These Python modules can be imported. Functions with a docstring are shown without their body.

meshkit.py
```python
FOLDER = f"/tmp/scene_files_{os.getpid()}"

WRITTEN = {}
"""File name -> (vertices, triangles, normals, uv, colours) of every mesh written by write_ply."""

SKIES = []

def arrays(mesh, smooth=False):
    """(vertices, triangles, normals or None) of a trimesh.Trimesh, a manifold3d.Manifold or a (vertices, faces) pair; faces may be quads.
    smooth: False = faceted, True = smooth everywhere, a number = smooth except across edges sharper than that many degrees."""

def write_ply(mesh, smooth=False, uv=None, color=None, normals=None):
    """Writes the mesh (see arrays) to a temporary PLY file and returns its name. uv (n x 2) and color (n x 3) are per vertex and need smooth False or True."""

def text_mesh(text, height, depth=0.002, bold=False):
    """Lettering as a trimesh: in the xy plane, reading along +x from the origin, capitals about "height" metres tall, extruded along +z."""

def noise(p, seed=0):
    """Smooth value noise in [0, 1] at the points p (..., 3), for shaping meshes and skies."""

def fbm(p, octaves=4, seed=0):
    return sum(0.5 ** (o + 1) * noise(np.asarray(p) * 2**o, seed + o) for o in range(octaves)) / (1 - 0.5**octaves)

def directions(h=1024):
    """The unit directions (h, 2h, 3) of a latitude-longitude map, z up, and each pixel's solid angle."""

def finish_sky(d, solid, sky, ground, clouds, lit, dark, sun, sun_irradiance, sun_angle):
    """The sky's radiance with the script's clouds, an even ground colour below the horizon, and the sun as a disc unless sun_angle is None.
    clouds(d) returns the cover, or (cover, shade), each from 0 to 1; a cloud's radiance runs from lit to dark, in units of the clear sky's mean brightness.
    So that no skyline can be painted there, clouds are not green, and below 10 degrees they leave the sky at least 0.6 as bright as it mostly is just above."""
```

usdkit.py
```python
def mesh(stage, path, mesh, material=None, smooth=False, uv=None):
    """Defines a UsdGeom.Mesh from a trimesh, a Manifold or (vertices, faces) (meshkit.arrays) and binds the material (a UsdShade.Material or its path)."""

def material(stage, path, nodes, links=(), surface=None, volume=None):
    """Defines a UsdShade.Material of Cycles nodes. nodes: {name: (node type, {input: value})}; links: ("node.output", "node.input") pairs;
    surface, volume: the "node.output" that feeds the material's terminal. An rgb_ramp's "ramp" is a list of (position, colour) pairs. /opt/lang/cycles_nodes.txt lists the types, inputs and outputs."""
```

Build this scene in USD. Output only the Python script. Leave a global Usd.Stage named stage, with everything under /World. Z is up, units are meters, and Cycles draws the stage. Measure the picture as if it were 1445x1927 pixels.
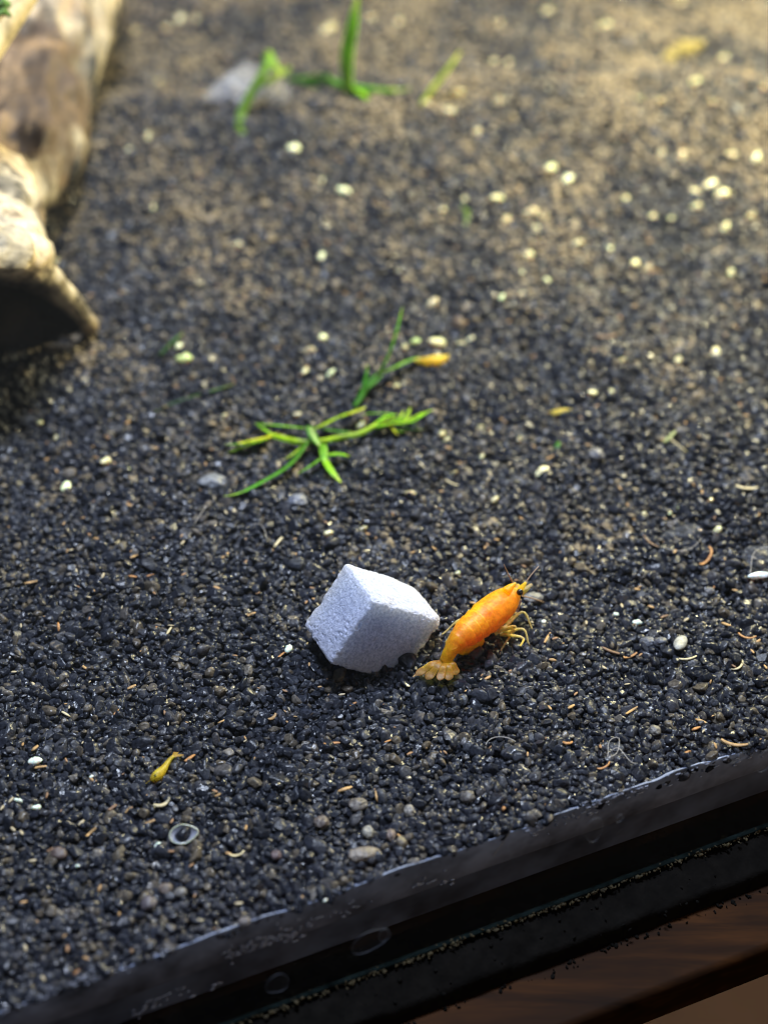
import math, numpy as np, trimesh, manifold3d as m3, usdkit, meshkit
from pxr import Usd, UsdGeom, UsdLux, UsdShade, Sdf, Gf, Vt

stage = Usd.Stage.CreateInMemory()
UsdGeom.SetStageUpAxis(stage, 'Z'); UsdGeom.SetStageMetersPerUnit(stage, 1.0)
stage.DefinePrim('/World', 'Xform'); stage.DefinePrim('/World/Looks', 'Scope')
MM = 0.001
WATER = 0.075
rng = np.random.default_rng(11)

# ------------------------------------------------------------------ camera, lamps, exposure
PITCH, DIST, TX = math.radians(45), 0.246, 0.2437
EYE = np.array([0, -DIST * math.cos(PITCH), DIST * math.sin(PITCH)])
RT = np.array([1.0, 0, 0]); FW = np.array([0, math.cos(PITCH), -math.sin(PITCH)]); UP = np.cross(RT, FW)
W0, H0 = 1445.0, 1927.0
FOCUS, FSTOP, EXPOSURE = 0.219, 14.5, 0.0
cam = UsdGeom.Camera.Define(stage, '/World/camera')
M = np.eye(4); M[0, :3] = RT; M[1, :3] = UP; M[2, :3] = -FW; M[3, :3] = EYE
cam.AddTransformOp().Set(Gf.Matrix4d(*M.ravel().tolist()))
cam.CreateHorizontalApertureAttr(36.0); cam.CreateVerticalApertureAttr(36.0 * 1024 / 767)
cam.CreateFocalLengthAttr(18.0 / TX); cam.CreateClippingRangeAttr(Gf.Vec2f(0.01, 10))
cam.CreateFStopAttr(FSTOP); cam.CreateFocusDistanceAttr(FOCUS); cam.CreateExposureAttr(EXPOSURE)

def rect_lamp(name, pos, target, w, h, power, color):
    l = UsdLux.RectLight.Define(stage, '/World/' + name)
    l.CreateWidthAttr(w); l.CreateHeightAttr(h); l.CreateIntensityAttr(power); l.CreateColorAttr(Gf.Vec3f(*color))
    m = Gf.Matrix4d().SetLookAt(Gf.Vec3d(*pos), Gf.Vec3d(*target), Gf.Vec3d(0.2, 1, 0.1)).GetInverse()
    l.AddTransformOp().Set(m)
rect_lamp('tank_lamp', (-0.02, 0.10, 0.42), (-0.02, 0.03, 0), 0.12, 0.03, 300, (0.84, 0.93, 1.14))
rect_lamp('warm_lamp', (0.125, 0.145, 0.115), (0.055, 0.085, 0), 0.022, 0.022, 760, (1.0, 0.88, 0.50))
rect_lamp('room_lamp', (0.1, -0.6, 0.55), (0, 0, 0), 0.5, 0.4, 0.75, (0.84, 0.92, 1.12))
rect_lamp('side_lamp', (0.34, -0.20, 0.06), (0.13, -0.05, -0.03), 0.06, 0.06, 11, (1.0, 0.62, 0.30))  # added fill with no known source, warms the board and floor corner

# ------------------------------------------------------------------ pixel geometry (pixels of the photograph)
def ray(px, py):
    d = FW + RT * ((px - W0 / 2) / (W0 / 2) * TX) - UP * ((py - H0 / 2) / (W0 / 2) * TX)
    return d
def at(px, py, z=0.0):
    d = ray(px, py); return EYE + d * ((z - EYE[2]) / d[2])
def scale_at(p):                                    # metres per photo pixel at p
    return float((np.asarray(p) - EYE) @ FW) * TX / (W0 / 2)
def pix(p):
    v = np.asarray(p) - EYE; k = v @ FW
    return np.stack([W0 / 2 + (v @ RT) / k / TX * W0 / 2, H0 / 2 - (v @ UP) / k / TX * W0 / 2], -1)

# the front of the tank: glass line on the gravel, s along it, t into the tank
G0, G1 = at(0, 1908), at(1445, 1400)
GS = (G1 - G0) / np.linalg.norm(G1 - G0); GT = np.array([-GS[1], GS[0], 0.0])
def st(s, t, z): return G0 + GS * s + GT * t + np.array([0, 0, z])
def t_of(p): return (np.asarray(p)[..., :2] - G0[:2]) @ GT[:2]
def s_of(p): return (np.asarray(p)[..., :2] - G0[:2]) @ GS[:2]

CUBE_C = at(700, 1215)
RIDGE = at(722, 205)[1]
def H(x, y):
    """Height of the gravel bed."""
    x, y = np.asarray(x, float), np.asarray(y, float)
    q = np.stack([x, y, np.zeros_like(x)], -1)
    h = (meshkit.fbm(q * 55, 3, 5) - 0.5) * 5.2 * MM + (meshkit.fbm(q * 170, 2, 9) - 0.5) * 1.6 * MM
    h = h * np.clip((y + 0.06) / 0.05, 0.35, 1)
    yr = RIDGE + 0.004 * np.sin(x * 40) - 0.02 * np.clip(-x - .01, 0, 1)
    h += 5 * MM * np.exp(-((y - yr) / 0.028) ** 2) * (y < yr) + (y >= yr) * (5 * MM * np.exp(-((y - yr) / 0.012) ** 2) - 3 * MM * np.clip((y - yr) / .02, 0, 1))
    return h

# ------------------------------------------------------------------ materials
def mat(name, nodes, links, surface='p.BSDF', volume=None):
    return usdkit.material(stage, '/World/Looks/' + name, nodes, links, surface=surface, volume=volume)
def plain(name, color, rough=0.5, noise_scale=None, amount=0.35, bump=0.0, **kw):
    n = {'p': ('principled_bsdf', {'base_color': color, 'roughness': rough, **kw})}; l = []
    if noise_scale:
        c = np.array(color)
        n['g'] = ('geometry', {}); n['n'] = ('noise_texture', {'scale': noise_scale, 'detail': 4, 'roughness': 0.6})
        n['r'] = ('rgb_ramp', {'ramp': [(0.3, tuple(c * (1 - amount))), (0.7, tuple(np.minimum(c * (1 + amount), 1)))]})
        l += [('g.position', 'n.vector'), ('n.fac', 'r.fac'), ('r.color', 'p.base_color')]
        if bump:
            n['b'] = ('bump', {'strength': bump, 'distance': 0.0004}); l += [('n.fac', 'b.height'), ('b.normal', 'p.normal')]
    return mat(name, n, l)
def tinted(name, rough=0.4, noise_scale=900, amount=0.25, bump=0.0, **kw):
    """Base colour from the mesh's own 'tint' primvar, mottled."""
    n = {'a': ('attribute', {'attribute': 'tint'}), 'g': ('geometry', {}), 'n': ('noise_texture', {'scale': noise_scale, 'detail': 3}),
         'm': ('map_range', {'from_min': 0.3, 'from_max': 0.7, 'to_min': 1 - amount, 'to_max': 1 + amount}),
         'v': ('vector_math', {'math_type': 'scale'}), 'p': ('principled_bsdf', {'roughness': rough, **kw})}
    l = [('g.position', 'n.vector'), ('n.fac', 'm.value'), ('a.color', 'v.vector1'), ('m.result', 'v.scale'), ('v.vector', 'p.base_color')]
    if bump:
        n['b'] = ('bump', {'strength': bump, 'distance': 0.0003}); l += [('n.fac', 'b.height'), ('b.normal', 'p.normal')]
    return mat(name, n, l)

DIRT = (0.200, 0.158, 0.102)
def gravel_material():
    yb0, yb1 = float(at(700, 1350)[1]), float(at(700, 250)[1])
    n = {'o': ('object_info', {}), 'g': ('geometry', {}),
         'r': ('rgb_ramp', {'ramp': [(0, (.010, .0115, .0165)), (.45, (.018, .020, .028)), (.72, (.030, .033, .043)), (.87, (.047, .047, .054)), (.94, (.064, .054, .043)), (.98, (.075, .064, .050)), (1, (.13, .12, .11))]}),
         'n1': ('noise_texture', {'scale': 2600, 'detail': 2}),
         'm1': ('map_range', {'from_min': .3, 'from_max': .7, 'to_min': .6, 'to_max': 1.5}),
         'v1': ('vector_math', {'math_type': 'scale'}),
         # brown mulm lying on the grains, thicker towards the back of the tank
         'sp': ('separate_xyz', {}), 'ym': ('map_range', {'from_min': yb0, 'from_max': yb1, 'to_min': -.34, 'to_max': .0, 'clamp': True}),
         'h1': ('math', {'math_type': 'multiply', 'value2': 37.7}), 'h2': ('math', {'math_type': 'fraction'}), 'h3': ('math', {'math_type': 'multiply_add', 'value2': .34, 'value3': -.17}), 'ad2': ('math', {'math_type': 'add'}),
         'n2': ('noise_texture', {'scale': 45, 'detail': 4, 'roughness': .65}), 'n3': ('noise_texture', {'scale': 620, 'detail': 2}),
         'n2s': ('math', {'math_type': 'multiply_add', 'value2': 1.15, 'value3': -.09}), 'mx': ('math', {'math_type': 'multiply_add', 'value2': .75}), 'ad': ('math', {'math_type': 'add'}),
         'sn': ('separate_xyz', {}), 'mz': ('math', {'math_type': 'multiply_add', 'value2': .06}),
         'th': ('map_range', {'from_min': .88, 'from_max': 1.02, 'to_min': 0, 'to_max': .85, 'clamp': True}),
         'mix': ('mix_color', {'b': DIRT}), 'ro': ('map_range', {'from_min': 0, 'from_max': 1, 'to_min': .0, 'to_max': .45}),
         'h5': ('math', {'math_type': 'multiply', 'value2': 11.3}), 'h6': ('math', {'math_type': 'fraction'}), 'h7': ('math', {'math_type': 'multiply_add', 'value2': .26, 'value3': .12}), 'h8': ('math', {'math_type': 'add'}),
         'b': ('bump', {'strength': .6, 'distance': .00014}), 'p': ('principled_bsdf', {'ior': 1.30})}
    l = [('o.random', 'r.fac'), ('g.position', 'n1.vector'), ('n1.fac', 'm1.value'), ('r.color', 'v1.vector1'), ('m1.result', 'v1.scale'),
         ('g.position', 'sp.vector'), ('sp.y', 'ym.value'), ('g.position', 'n2.vector'), ('g.position', 'n3.vector'), ('n3.fac', 'mx.value1'), ('n2.fac', 'n2s.value1'), ('n2s.value', 'mx.value3'), ('o.random', 'h1.value1'), ('h1.value', 'h2.value1'), ('h2.value', 'h3.value1'), ('h3.value', 'ad2.value2'), ('ad.value', 'ad2.value1'),
         ('mx.value', 'ad.value1'), ('ym.result', 'ad.value2'), ('g.normal', 'sn.vector'), ('sn.z', 'mz.value1'), ('ad2.value', 'mz.value3'), ('mz.value', 'th.value'),
         ('v1.vector', 'mix.a'), ('th.result', 'mix.fac'), ('mix.result', 'p.base_color'), ('th.result', 'ro.value'), ('o.random', 'h5.value1'), ('h5.value', 'h6.value1'), ('h6.value', 'h7.value1'), ('h7.value', 'h8.value1'), ('ro.result', 'h8.value2'), ('h8.value', 'p.roughness'), ('n1.fac', 'b.height'), ('b.normal', 'p.normal')]
    return mat('gravel', n, l)
M_GRAVEL = gravel_material()
M_BED = plain('bed', (.02, .017, .015), .9, 300)
M_CUBE = mat('mineral', {'g': ('geometry', {}), 'n': ('noise_texture', {'scale': 2200, 'detail': 4, 'roughness': .7}), 'n2': ('noise_texture', {'scale': 420, 'detail': 3}),
    'r': ('rgb_ramp', {'ramp': [(.28, (.25, .28, .40)), (.46, (.36, .395, .545)), (.62, (.47, .51, .68))]}), 'r2': ('rgb_ramp', {'ramp': [(.66, (1, 1, 1)), (.78, (.78, .68, .54))]}),
    'm': ('mix_color', {'blend_type': 'multiply', 'fac': .7}), 'b': ('bump', {'strength': 1.0, 'distance': .0003}), 'p': ('principled_bsdf', {'roughness': .85, 'specular_ior_level': .3, 'subsurface_weight': .4, 'subsurface_scale': .0014, 'subsurface_radius': (.8, .9, 1.0)})},
    [('g.position', 'n.vector'), ('g.position', 'n2.vector'), ('n.fac', 'r.fac'), ('n2.fac', 'r2.fac'), ('r.color', 'm.a'), ('r2.color', 'm.b'), ('m.result', 'p.base_color'), ('n.fac', 'b.height'), ('b.normal', 'p.normal')])
M_SHRIMP = tinted('shrimp', .5, 1300, .26, .4, subsurface_weight=.8, subsurface_scale=.0016, subsurface_radius=(1, .45, .12), ior=1.4)
M_EYE = plain('eye', (.012, .008, .008), .12)
M_FEELER = plain('feeler', (.50, .34, .22), .4, alpha=.8)
M_LEAF = mat('leaf', {'a': ('attribute', {'attribute': 'tint'}), 'g': ('geometry', {}), 'n': ('noise_texture', {'scale': 900, 'detail': 3}),
    'm': ('map_range', {'from_min': .3, 'from_max': .7, 'to_min': .75, 'to_max': 1.25}), 'v': ('vector_math', {'math_type': 'scale'}),
    'p': ('principled_bsdf', {'roughness': .4}), 't': ('translucent_bsdf', {}), 'x': ('mix_closure', {'fac': .5})},
    [('g.position', 'n.vector'), ('n.fac', 'm.value'), ('a.color', 'v.vector1'), ('m.result', 'v.scale'), ('v.vector', 'p.base_color'), ('v.vector', 't.color'), ('p.BSDF', 'x.closure1'), ('t.BSDF', 'x.closure2')], 'x.closure')
M_WOOD = tinted('driftwood', .7, 500, .35, .6)
M_SHELL = tinted('shell', .18, 1500, .15, subsurface_weight=.3, subsurface_scale=.0006)
M_STRAW = tinted('straw', .6, 2500, .3, .3)
M_STONE = tinted('stone', .5, 1800, .35, .5)
def clear_look(name, color, fac):
    return mat(name, {'t': ('transparent_bsdf', {}), 'p': ('principled_bsdf', {'base_color': color, 'roughness': .25}), 'x': ('mix_closure', {'fac': fac})}, [('t.BSDF', 'x.closure1'), ('p.BSDF', 'x.closure2')], 'x.closure')
M_FILM = clear_look('film', (.55, .58, .66), .05)
M_THREAD = clear_look('thread', (.55, .52, .50), .26)
M_SPOT = clear_look('water_mark', (.45, .5, .62), .03)
M_RIM = clear_look('water_mark_rim', (.5, .56, .7), .03)
M_PANE = mat('pane', {'w': ('layer_weight', {'blend': .5}), 'e': ('math', {'math_type': 'power', 'value2': 5}), 'f': ('math', {'math_type': 'multiply_add', 'value2': .7, 'value3': .012}), 't': ('transparent_bsdf', {'color': (.975, .985, .985)}), 'g': ('glossy_bsdf', {'roughness': .02, 'color': (1, 1, 1)}), 'x': ('mix_closure', {})}, [('w.facing', 'e.value1'), ('e.value', 'f.value1'), ('f.value', 'x.fac'), ('t.BSDF', 'x.closure1'), ('g.BSDF', 'x.closure2')], 'x.closure')
M_SEAL = plain('seal', (.20, .235, .34), .7, 140, .75, .4)
M_TRIM = plain('trim', (.085, .10, .14), .4, 90, .85)
M_EDGE = plain('glass_edge', (.006, .011, .011), .9, 600, .7, specular_ior_level=.05)
M_SCUM = plain('scum', (.22, .24, .31), .5, 1500, .5, .5)
M_ALGAE = plain('algae', (.040, .030, .010), .8, 900, .6)
M_MAT = plain('foam', (.004, .0035, .003), .95, 500, .5, .6, specular_ior_level=.1)  # black foam, colour darkened further to stand in for lamp hood shade
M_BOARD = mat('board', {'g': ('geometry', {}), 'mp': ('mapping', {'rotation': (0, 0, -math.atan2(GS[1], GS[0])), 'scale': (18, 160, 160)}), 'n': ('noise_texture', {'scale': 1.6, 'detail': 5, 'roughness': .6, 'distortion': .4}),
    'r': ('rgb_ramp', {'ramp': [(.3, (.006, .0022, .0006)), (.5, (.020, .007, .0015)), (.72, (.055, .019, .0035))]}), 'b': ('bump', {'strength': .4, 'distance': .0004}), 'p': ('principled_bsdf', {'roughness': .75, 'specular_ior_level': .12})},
    [('g.position', 'mp.vector'), ('mp.vector', 'n.vector'), ('n.fac', 'r.fac'), ('r.color', 'p.base_color'), ('n.fac', 'b.height'), ('b.normal', 'p.normal')])  # brown wood, shade of the unmodelled lamp hood put into its colour
M_FLOOR = plain('pale_floor', (.85, .55, .32), .6, 20, .1)
M_FUZZ = clear_look('fuzz', (.62, .62, .66), .17)
M_MOSS = plain('moss', (.06, .14, .02), .8, 900, .5)

# ------------------------------------------------------------------ object helpers
names = {}
def path_for(name, parent=None):
    base = (str(parent.GetPath()) if parent else '/World') + '/' + name
    k = names.get(base, -1) + 1; names[base] = k
    return base if k == 0 else f'{base}_{k:03d}'
def tag(p, label=None, cat=None, group=None, kind=None):
    p = p.GetPrim() if hasattr(p, 'GetPrim') else p
    for a, b in (('label', label), ('category', cat), ('group', group), ('kind', kind)):
        if b: p.SetCustomDataByKey(a, b)
    return p
def obj(name, mesh, m, parent=None, smooth=True, tint=None):
    if tint is not None and not (isinstance(tint, np.ndarray) and tint.ndim == 2):
        tint = np.tile(np.asarray(tint, float), (len(mesh.vertices), 1))
    u = usdkit.mesh(stage, path_for(name, parent), mesh, m, smooth=smooth)
    if tint is not None:
        UsdGeom.PrimvarsAPI(u).CreatePrimvar('tint', Sdf.ValueTypeNames.Color3fArray, 'vertex').Set(Vt.Vec3fArray.FromNumpy(np.asarray(tint, np.float32)))
    return u.GetPrim()
def thing(name, label, cat, group=None):
    x = UsdGeom.Xform.Define(stage, path_for(name)); return tag(x, label, cat, group)
def TM(v, f): return trimesh.Trimesh(np.asarray(v, float), np.asarray(f, int), process=False)
def cat_(ms): return trimesh.util.concatenate(ms)

def frames(P):
    T = np.gradient(P, axis=0); T /= np.linalg.norm(T, axis=1, keepdims=True) + 1e-15
    return T
def spline(P, n):
    from scipy.interpolate import CubicSpline, PchipInterpolator
    P = np.asarray(P, float)
    u = np.r_[0, np.cumsum(np.linalg.norm(np.diff(P[:, :3], axis=0), axis=1))]; u /= u[-1]
    return (CubicSpline(u, P) if len(P) > 2 else PchipInterpolator(u, P))(np.linspace(0, 1, n))
def tube(P, rad, sides=8, side_vec=None, flat=1.0, n=None):
    """Closed tapered tube through P; flat < 1 squashes it along the second axis; side_vec sets the wide axis."""
    P = np.asarray(P, float); rad = np.broadcast_to(np.asarray(rad, float), (len(P),))
    if n: Q = spline(np.c_[P, rad], n); P, rad = Q[:, :3], np.maximum(Q[:, 3], 1e-6)
    T = frames(P); ref = np.array([0, 0, 1.0]) if side_vec is None else np.asarray(side_vec, float)
    A = np.broadcast_to(ref, T.shape) if side_vec is not None else np.cross(T, np.where(np.abs(T[:, 2:]) < .9, [0, 0, 1.0], [1.0, 0, 0]))
    A = A - (A * T).sum(1, keepdims=True) * T; A /= np.linalg.norm(A, axis=1, keepdims=True) + 1e-15
    B = np.cross(T, A); an = np.arange(sides) / sides * 2 * np.pi
    V = P[:, None] + rad[:, None, None] * (np.cos(an)[None, :, None] * A[:, None] + flat * np.sin(an)[None, :, None] * B[:, None])
    n_ = len(P); V = np.vstack([V.reshape(-1, 3), P[0], P[-1]]); F = []
    for i in range(n_ - 1):
        for j in range(sides):
            a, b, c, d = i * sides + j, i * sides + (j + 1) % sides, (i + 1) * sides + (j + 1) % sides, (i + 1) * sides + j
            F += [(a, b, c), (a, c, d)]
    for j in range(sides):
        F += [(n_ * sides, (j + 1) % sides, j), (n_ * sides + 1, (n_ - 1) * sides + j, (n_ - 1) * sides + (j + 1) % sides)]
    return TM(V, F)
def ball(c, r, sub=2): m = trimesh.creation.icosphere(sub, 1.0); m.vertices = m.vertices * r + c; return m
def lump(c, radii, R=None, seed=0, rough=.2, freq=1.5, sub=2):
    m = trimesh.creation.icosphere(sub, 1.0); v = np.array(m.vertices)
    v = v * (1 + rough * 2 * (meshkit.fbm(v * freq + 50 + seed * 7.3, 3, seed) - .5))[:, None] * np.asarray(radii)
    m.vertices = v @ (np.eye(3) if R is None else R).T + c
    return m
def rand_rot(r=rng):
    q = r.normal(size=4); q /= np.linalg.norm(q); w, x, y, z = q
    return np.array([[1-2*(y*y+z*z), 2*(x*y-z*w), 2*(x*z+y*w)], [2*(x*y+z*w), 1-2*(x*x+z*z), 2*(y*z-x*w)], [2*(x*z-y*w), 2*(y*z+x*w), 1-2*(x*x+y*y)]])
def on(px, py, up=0.0):
    """Point on the gravel under a photo pixel, raised by up."""
    z = 0.0
    for _ in range(6):
        p = at(px, py, z + up); z = float(H(p[0], p[1]))
    return at(px, py, z + up)
def ground_dir(px, py, deg):
    """Unit vector lying on the gravel that shows at an angle (up to the right) in the photo."""
    a = math.radians(deg); d = on(px + 12 * math.cos(a), py - 12 * math.sin(a)) - on(px, py)
    return d / np.linalg.norm(d)
def frame_from(x, up=(0, 0, 1)):
    x = np.asarray(x) / np.linalg.norm(x); y = np.cross(up, x); y /= np.linalg.norm(y); return np.stack([x, y, np.cross(x, y)], 1)

ORD = ['nearest', 'second nearest', 'third nearest', 'fourth nearest', 'fifth nearest', 'sixth nearest', 'seventh nearest', 'eighth nearest', 'ninth nearest', 'tenth nearest', 'eleventh nearest', 'twelfth nearest', 'thirteenth nearest', 'fourteenth nearest', 'fifteenth nearest', 'sixteenth nearest', 'seventeenth nearest', 'eighteenth nearest']
MARKS = [('the white mineral cube', 697, 1165), ("the large shrimp's eye", 978, 1110), ('the centre of the green sprig', 590, 815), ("the driftwood's lower tip", 185, 625), ('the yellow baby shrimp', 300, 1450),
         ('the blurred small orange shrimp', 812, 678), ('the upright green blade', 660, 90), ('the white fuzz', 460, 150), ('the leaning pale leaf', 845, 140),
         ('the yellow algae tuft', 1285, 95), ('the faint orange shrimp', 1055, 775), ('the forked leaf scrap', 1265, 828), ('the grey oval seed', 1280, 1210), ('the open half shell', 347, 1570),
         ('the white chip at right', 1432, 1050), ('the brightest shell cluster', 1012, 415), ('the four shell cluster right', 1330, 365), ("the driftwood's upper edge", 205, 190), ("the sprig's lowest leaf tip", 427, 932), ('the grey flat pebble', 686, 1608)]
def rank_labels(pts, what):
    """One label for each point: its rank by distance from the landmark next to it."""
    out = [None] * len(pts); owner = [min(range(len(MARKS)), key=lambda k: math.hypot(p[0] - MARKS[k][1], p[1] - MARKS[k][2])) for p in pts]
    for k in range(len(MARKS)):
        mine = sorted([i for i in range(len(pts)) if owner[i] == k], key=lambda i: math.hypot(pts[i][0] - MARKS[k][1], pts[i][1] - MARKS[k][2]))
        for r, i in enumerate(mine): out[i] = f'{what(i)} {ORD[min(r, 17)]} to {MARKS[k][0]}'
    return out

# ------------------------------------------------------------------ gravel bed
yy = np.linspace(-.16, .30, 150); xx = np.linspace(-.20, .20, 130)
X, Y = np.meshgrid(xx, yy); pts = np.stack([X, Y, H(X, Y) - 1.2 * MM], -1).reshape(-1, 3)
ii, jj = np.meshgrid(np.arange(149), np.arange(129), indexing='ij'); a = ii * 130 + jj
F = np.stack([a, a + 1, a + 131, a + 130], -1).reshape(-1, 4)
F = F[(t_of(pts[F].mean(1)) > 2.6 * MM)]
tag(obj('gravel_bed', TM(pts, np.vstack([F[:, [0, 1, 2]], F[:, [0, 2, 3]]])), M_BED), 'dark silt bed under the loose gravel', 'ground', kind='structure')

GS_ = 1.0 * MM
def scatter(spacing, seed):
    r = np.random.default_rng(seed)
    gx, gy = np.meshgrid(np.arange(-.165, .165, spacing), np.arange(-.125, .240, spacing * .87))
    gx = gx + (np.arange(gx.shape[0]) % 2)[:, None] * spacing / 2
    p = np.stack([gx.ravel(), gy.ravel()], 1) + r.normal(0, .22 * spacing, (gx.size, 2))
    z = H(p[:, 0], p[:, 1]); q = pix(np.c_[p, z])
    ok = (t_of(p) > .35 * MM) & (np.abs(q[:, 0] - W0 / 2) < W0 / 2 + 420) & (q[:, 1] > -200)
    return np.c_[p, z][ok]
layers = []
for spacing, seed, dz, frac in ((.86 * MM, 1, -.40, 1.0), (.95 * MM, 2, .0, .85), (1.45 * MM, 3, .36, .8)):
    g = scatter(spacing, seed); r = np.random.default_rng(seed + 40)
    g = g[r.random(len(g)) < frac]; g[:, 2] += dz * MM + r.normal(0, .16 * MM, len(g)); layers.append(g)
GP = np.vstack(layers)
pi = UsdGeom.PointInstancer.Define(stage, '/World/gravel'); tag(pi, 'loose black aquarium gravel covering the tank floor', 'gravel', kind='stuff')
protos = []
for k in range(10):
    m = trimesh.creation.icosphere(2, 1.0); v = np.array(m.vertices); r = np.random.default_rng(200 + k)
    for _ in range(11):                                 # worn facets
        d = r.normal(size=3); d /= np.linalg.norm(d); h = r.uniform(.48, .88); s_ = v @ d; v = v - np.clip(s_ - h, 0, None)[:, None] * d * .85
    v = v * (1 + .22 * (meshkit.fbm(v * 1.3 + 20 + 9 * k, 2, k) - .5))[:, None] * np.array([1.28, 1.02, .82]) * r.uniform(.82, 1.2, 3)
    m.vertices = v
    g = usdkit.mesh(stage, f'/World/gravel/grain_{k:03d}' if k else '/World/gravel/grain', m, M_GRAVEL, smooth=True); protos.append(g.GetPath())
pi.CreatePrototypesRel().SetTargets(protos)
r = np.random.default_rng(77); N = len(GP)
pi.CreateProtoIndicesAttr(Vt.IntArray.FromNumpy(r.integers(0, len(protos), N).astype(np.int32)))
pi.CreatePositionsAttr(Vt.Vec3fArray.FromNumpy(GP.astype(np.float32)))
sc = np.clip(r.lognormal(math.log(.53), .32, N), .22, 1.35) * MM
pi.CreateScalesAttr(Vt.Vec3fArray.FromNumpy((sc[:, None] * np.ones(3)).astype(np.float32)))
yaw, pt, ro = r.uniform(0, 2 * np.pi, N), r.normal(0, .5, N), r.normal(0, .5, N)
qs = [Gf.Quath(*(float(x) for x in q)) for q in np.stack([np.cos(yaw/2)*np.cos(pt/2)*np.cos(ro/2)+np.sin(yaw/2)*np.sin(pt/2)*np.sin(ro/2), np.cos(yaw/2)*np.cos(pt/2)*np.sin(ro/2)-np.sin(yaw/2)*np.sin(pt/2)*np.cos(ro/2), np.cos(yaw/2)*np.sin(pt/2)*np.cos(ro/2)+np.sin(yaw/2)*np.cos(pt/2)*np.sin(ro/2), np.sin(yaw/2)*np.cos(pt/2)*np.cos(ro/2)-np.cos(yaw/2)*np.sin(pt/2)*np.sin(ro/2)], 1)]
pi.CreateOrientationsAttr(Vt.QuathArray(qs))

# ------------------------------------------------------------------ faintly cloudy water
def st(s, t, z): return G0 + GS * s + GT * t + np.array([0, 0, z])
def slab_box(s0, s1, t0, t1, z0, z1):
    V = [st(s, t, z) for z in (z0, z1) for s, t in ((s0, t0), (s1, t0), (s1, t1), (s0, t1))]
    m = TM(V, [(0, 2, 1), (0, 3, 2), (4, 5, 6), (4, 6, 7), (0, 1, 5), (0, 5, 4), (1, 2, 6), (1, 6, 5), (2, 3, 7), (2, 7, 6), (3, 0, 4), (3, 4, 7)]); m.fix_normals(); return m
m_w = usdkit.material(stage, '/World/Looks/water', {'v': ('principled_volume', {'color': (.86, .92, .96), 'density': WATER})}, [], volume='v.volume')
tag(obj('water', slab_box(-.2, .38, .02 * MM, .40, -.030, .108), m_w, smooth=False), 'faintly cloudy water filling the tank', 'water', kind='stuff')

# ------------------------------------------------------------------ front of the tank
def prism(profile, s0, s1, n=2, wob=None, seed=0):
    """A strip along the glass: profile of (t, z); wob displaces chosen profile corners along z."""
    S = np.linspace(s0, s1, n); k = len(profile); V = []
    for i, s in enumerate(S):
        for j, (t, z) in enumerate(profile):
            dz = wob(s, j) if wob else 0
            V.append(st(s, t, z + dz))
    F = []
    for i in range(n - 1):
        for j in range(k):
            a, b, c, d = i * k + j, i * k + (j + 1) % k, (i + 1) * k + (j + 1) % k, (i + 1) * k + j
            F += [(a, c, b), (a, d, c)]
    for j in range(1, k - 1): F += [(0, j, j + 1), ((n - 1) * k, (n - 1) * k + j + 1, (n - 1) * k + j)]
    m = TM(V, F); m.fix_normals(); return m
SA, SB = -.06, .20
TB = -5 * MM                                               # outer face of the glass
def zfor(px, py, t):                                       # height on the plane t at which a photo pixel shows
    d = ray(px, py); k = (t - (EYE - G0) @ GT) / (d @ GT); return float((EYE + d * k)[2])
ZB = (zfor(600, 1872, TB) + zfor(1300, 1600, TB)) / 2      # bottom edge of the glass

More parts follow.
